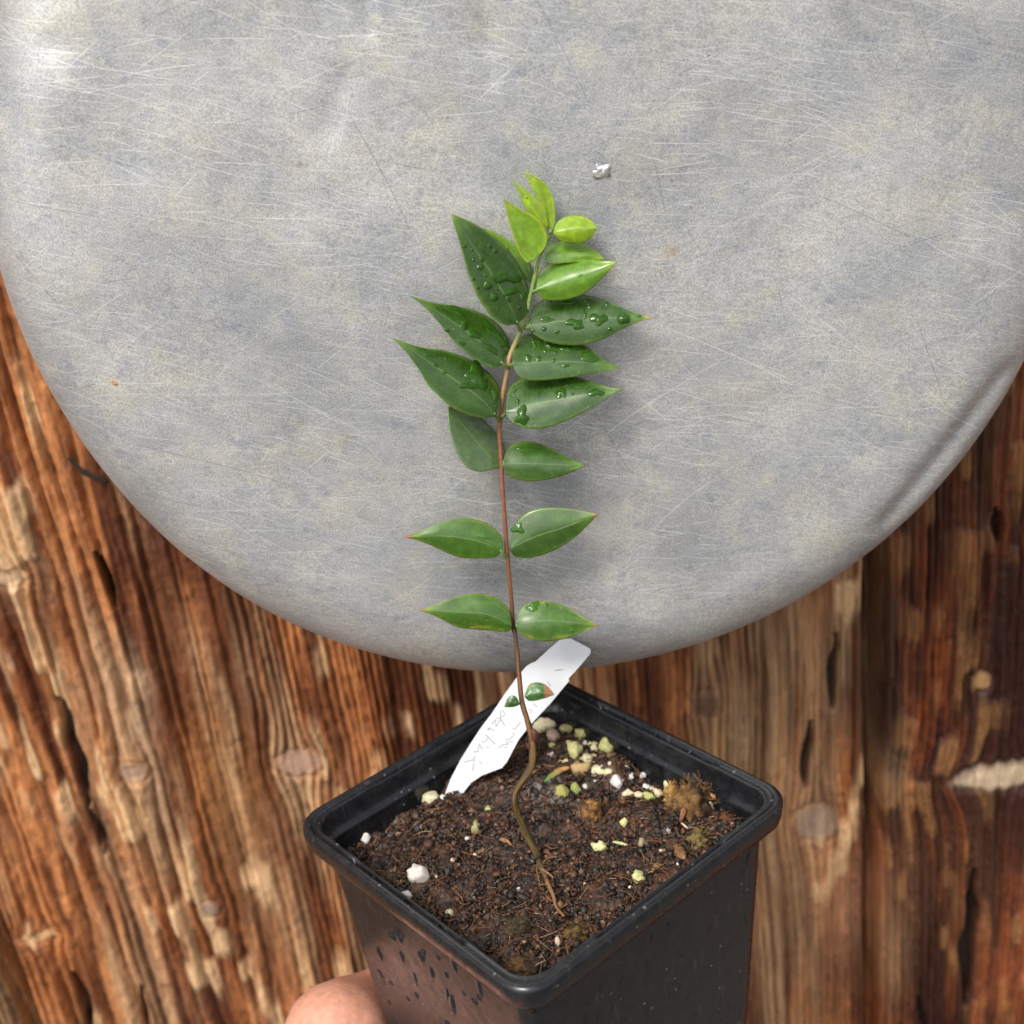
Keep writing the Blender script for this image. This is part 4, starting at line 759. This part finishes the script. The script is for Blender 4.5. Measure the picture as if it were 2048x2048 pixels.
leaf(c1([(805, 1612), (830, 1480), (890, 1415), (980, 1380), (1100, 1370), (1220, 1385), (1350, 1425), (1460, 1460), (1570, 1478)]), c1([(808, 1630), (850, 1690), (930, 1725), (1040, 1730), (1150, 1700), (1280, 1640), (1400, 1570), (1490, 1510), (1570, 1478)]), c1([(805, 1620), (950, 1580), (1150, 1545), (1350, 1505), (1570, 1478)]), DG, (.16, .28, .04), 34, .25, dy=-.006, seed=14, pet=(760 + 780 * .3106, 320 + 1660 * .3106),
     drops=D([(1125, 1415, 18, 18), (1168, 1500, 28, 38, 0, .8), (1280, 1458, 18, 8), (1095, 1472, 8, 14), (1242, 1508, 10, 10), (1390, 1500, 48, 24, 8, .8), (915, 1650, 45, 46, 0, 1), (860, 1500, 25, 12, -40, .8), (885, 1560, 15, 20)]))
leaf(fl([(948, 872), (962, 842), (990, 833), (1020, 838), (1060, 858), (1103, 877)]), fl([(948, 880), (965, 900), (1000, 908), (1040, 903), (1075, 892), (1103, 879)]), fl([(948, 876), (1000, 875), (1055, 877), (1103, 878)]), (.046, .125, .008), (.16, .28, .03), 26, .3, dy=-.003, seed=15, tipc=(.2, .12, .03), tip_at=.985, drops=D([(960, 1862, 70, 12, 3, .6), (1115, 1893, 30, 9, 6)]), blot=.4)
leaf(c2([(788, 640), (790, 580), (750, 520), (680, 470), (560, 440), (440, 455), (320, 495), (220, 535), (150, 562)]), c2([(786, 650), (740, 690), (640, 697), (520, 690), (420, 655), (320, 610), (220, 575), (150, 562)]), c2([(788, 645), (600, 580), (400, 555), (150, 562)]), (.060, .165, .007), (.22, .33, .03), 14, .3, dy=-.002, seed=16, tipc=(.50, .20, .09), tip_at=.925, blot=.7, drops=D([(670, 568, 68, 8, 5, .5)], c2), pet=(760 + 815 * .3106, 900 + 690 * .3106))
leaf(c2([(835, 630), (840, 530), (890, 450), (960, 395), (1060, 370), (1200, 375), (1320, 395), (1405, 415)]), c2([(838, 645), (870, 685), (950, 695), (1060, 670), (1180, 615), (1280, 540), (1350, 470), (1405, 415)]), c2([(836, 638), (1000, 560), (1200, 495), (1405, 415)]), (.048, .125, .010), (.17, .28, .04), 10, .22, dy=-.002, seed=17, tipc=(.60, .24, .10), tip_at=.97, drops=D([(890, 505, 28, 38, 0, 1)], c2))
leaf(c2([(850, 1125), (830, 1030), (770, 965), (680, 930), (570, 928), (460, 955), (350, 1000), (250, 1030)]), c2([(850, 1140), (820, 1170), (740, 1165), (620, 1155), (500, 1140), (390, 1085), (310, 1050), (250, 1030)]), c2([(850, 1132), (700, 1062), (500, 1045), (250, 1030)]), (.060, .16, .008), (.24, .34, .035), 18, .3, dy=-.002, seed=18, tipc=(.52, .22, .12), tip_at=.955, blot=.9)
leaf(c2([(872, 1118), (895, 1040), (930, 1000), (1000, 975), (1100, 980), (1200, 1010), (1300, 1070), (1405, 1131)]), c2([(872, 1130), (900, 1180), (980, 1220), (1080, 1232), (1180, 1215), (1290, 1180), (1360, 1150), (1405, 1132)]), c2([(872, 1124), (1050, 1100), (1250, 1110), (1405, 1131)]), (.062, .16, .010), (.22, .32, .04), 28, .25, dy=-.002, seed=19, tipc=(.50, .20, .10), tip_at=.965, blot=.7, drops=D([(985, 1012, 36, 30, 0, .8), (1070, 1000, 18, 14, 0, .6), (1240, 1165, 20, 9, 0, .6)], c2))
leaf(c2([(932, 1580), (960, 1515), (1010, 1497), (1060, 1510), (1100, 1545), (1122, 1574)]), c2([(932, 1592), (960, 1615), (1020, 1610), (1080, 1592), (1122, 1576)]), c2([(932, 1586), (1000, 1565), (1060, 1565), (1122, 1575)]), (.05, .15, .03), (.22, .34, .03), 28, .3, dy=-.001, seed=20, tipc=(.40, .17, .07), tip_at=.66, blot=.6, label='small leaf with a brown dried tip in front of the tag')
leaf(c2([(900, 1632), (875, 1590), (845, 1583), (820, 1605), (803, 1650)]), c2([(900, 1637), (880, 1648), (850, 1654), (803, 1655)]), c2([(900, 1635), (870, 1618), (840, 1622), (803, 1653)]), (.045, .12, .02), (.14, .27, .04), 20, .3, dy=-.001, seed=21, edgew=.5, label='tiniest green leaf left of the stem in front of the tag')

# ------------------------------------------------------------------ the hand that holds the pot
def build_hand():
    g = lambda x, y, z: POT + RZ @ np.array([x, y, z])
    o_ = lambda d, s, z: g(-.0413 - d * .707 - s * .707 * 0, .0413 + d * .707, z)
    J = []; E = []
    def add(p, r, par=None):
        J.append((p, r));
        if par is not None: E.append((par, len(J) - 1))
        return len(J) - 1
    palm = add(g(-.062, .056, -.128), .0205); wrist = add(g(-.088, .068, -.180), .024, palm); arm = add(g(-.125, .065, -.26), .029, wrist); arm2 = add(g(-.16, .06, -.34), .034, arm); arm3 = add(g(-.22, .03, -.46), .040, arm2); add(g(-.34, -.06, -.60), .046, arm3)
    web = add(g(-.0508, .0502, -.0832), .0172, palm)
    # thumb across the left front face
    a = add(g(-.0575, .0310, -.0905), .0130, web); b = add(g(-.0530, .0060, -.0920), .0098, a); c = add(g(-.0490, -.0140, -.0950), .0086, b); add(g(-.0470, -.0210, -.0960), .0055, c)
    # fingers round the back face, one below the other
    for i, (z, L, r) in enumerate([(-.090, 1.0, .0088), (-.106, 1.08, .0092), (-.122, 1.0, .0088), (-.136, .8, .0076)]):
        k0 = add(g(-.052, .060, z - .014), .0105, web if i == 0 else palm)
        k1 = add(g(-.062 + .030 * L, .0530 + r, z), r * 1.05, k0); k2 = add(g(-.066 + .058 * L, .0460 + r, z + .001), r * .95, k1); add(g(-.066 + .076 * L, .0425 + r, z + .002), r * .78, k2)
        if i == 0: E.append((web, k1))
    VV, TT = [], []; off = 0; base, ff = IC3
    for i, j in E:
        (p, r), (q, t) = J[i], J[j]; n = max(3, int(np.linalg.norm(p - q) / (min(r, t) * .22)))
        for u in np.linspace(0, 1, n):
            v = base * (r + (t - r) * u) + (p + (q - p) * u - POT); VV.append(v); TT.append(ff + off); off += len(v)
    tmp = mesh_obj('person', np.vstack(VV), np.vstack(TT), M_SKIN)
    rm = tmp.modifiers.new('skin_surface', 'REMESH'); rm.mode = 'VOXEL'; rm.voxel_size = .0014; rm.use_smooth_shade = True
    sm = tmp.modifiers.new('relax', 'SMOOTH'); sm.factor = .5; sm.iterations = 14
    me = bpy.data.meshes.new_from_object(tmp.evaluated_get(bpy.context.evaluated_depsgraph_get())); me.name = 'hand'
    tmp.modifiers.clear(); old = tmp.data; tmp.data = me; bpy.data.meshes.remove(old); o = tmp; o.location = POT
    # creases where the skin folds at the root of the thumb
    co = np.empty(len(me.vertices) * 3, np.float32); me.vertices.foreach_get('co', co); co = co.reshape(-1, 3); nr = np.empty(len(me.vertices) * 3, np.float32); me.vertices.foreach_get('normal', nr); nr = nr.reshape(-1, 3)
    for (A, B, w, dep) in [((-.0680, .0420, -.0760), (-.0520, .0340, -.0840), .0009, .0007), ((-.0720, .0500, -.0800), (-.0600, .0360, -.0900), .0010, .0006)]:
        P0, P1 = RZ @ np.array(A), RZ @ np.array(B); ab = P1 - P0; t = np.clip(((co - P0) @ ab) / (ab @ ab), 0, 1); d = np.linalg.norm(co - P0 - t[:, None] * ab, axis=1); co -= nr * (dep * np.exp(-(np.maximum(d - .004, 0) / w) ** 2) * (.5 - np.cos(t * 6.28) * .5))[:, None]
    co += nr * (.0007 * (fbm(co[:, 0] * 160, co[:, 1] * 160 + co[:, 2] * 120, 151, 3) - .5))[:, None]
    me.vertices.foreach_set('co', co.ravel()); me.update()
    tag(o, 'bare hand gripping the lower left side of the black pot', 'person')
    # thumb nail
    V = []; n0 = 9
    for i in range(n0):
        for j in range(7):
            u, w = (i / (n0 - 1) - .5), (j / 6 - .5); V.append((-.0570 - .0015 * (1 - 4 * w * w) + .003 * u, -.0150 - u * .012, -.0955 + w * .010 * (1 - .35 * max(0, u * 2) ** 2)))
    P = np.array([RZ @ np.array(v) for v in V]); nl = mesh_obj('thumb_nail', P, grid_faces(n0, 7), M_NAIL, o)
    md = nl.modifiers.new('thickness', 'SOLIDIFY'); md.thickness = .0006
build_hand()
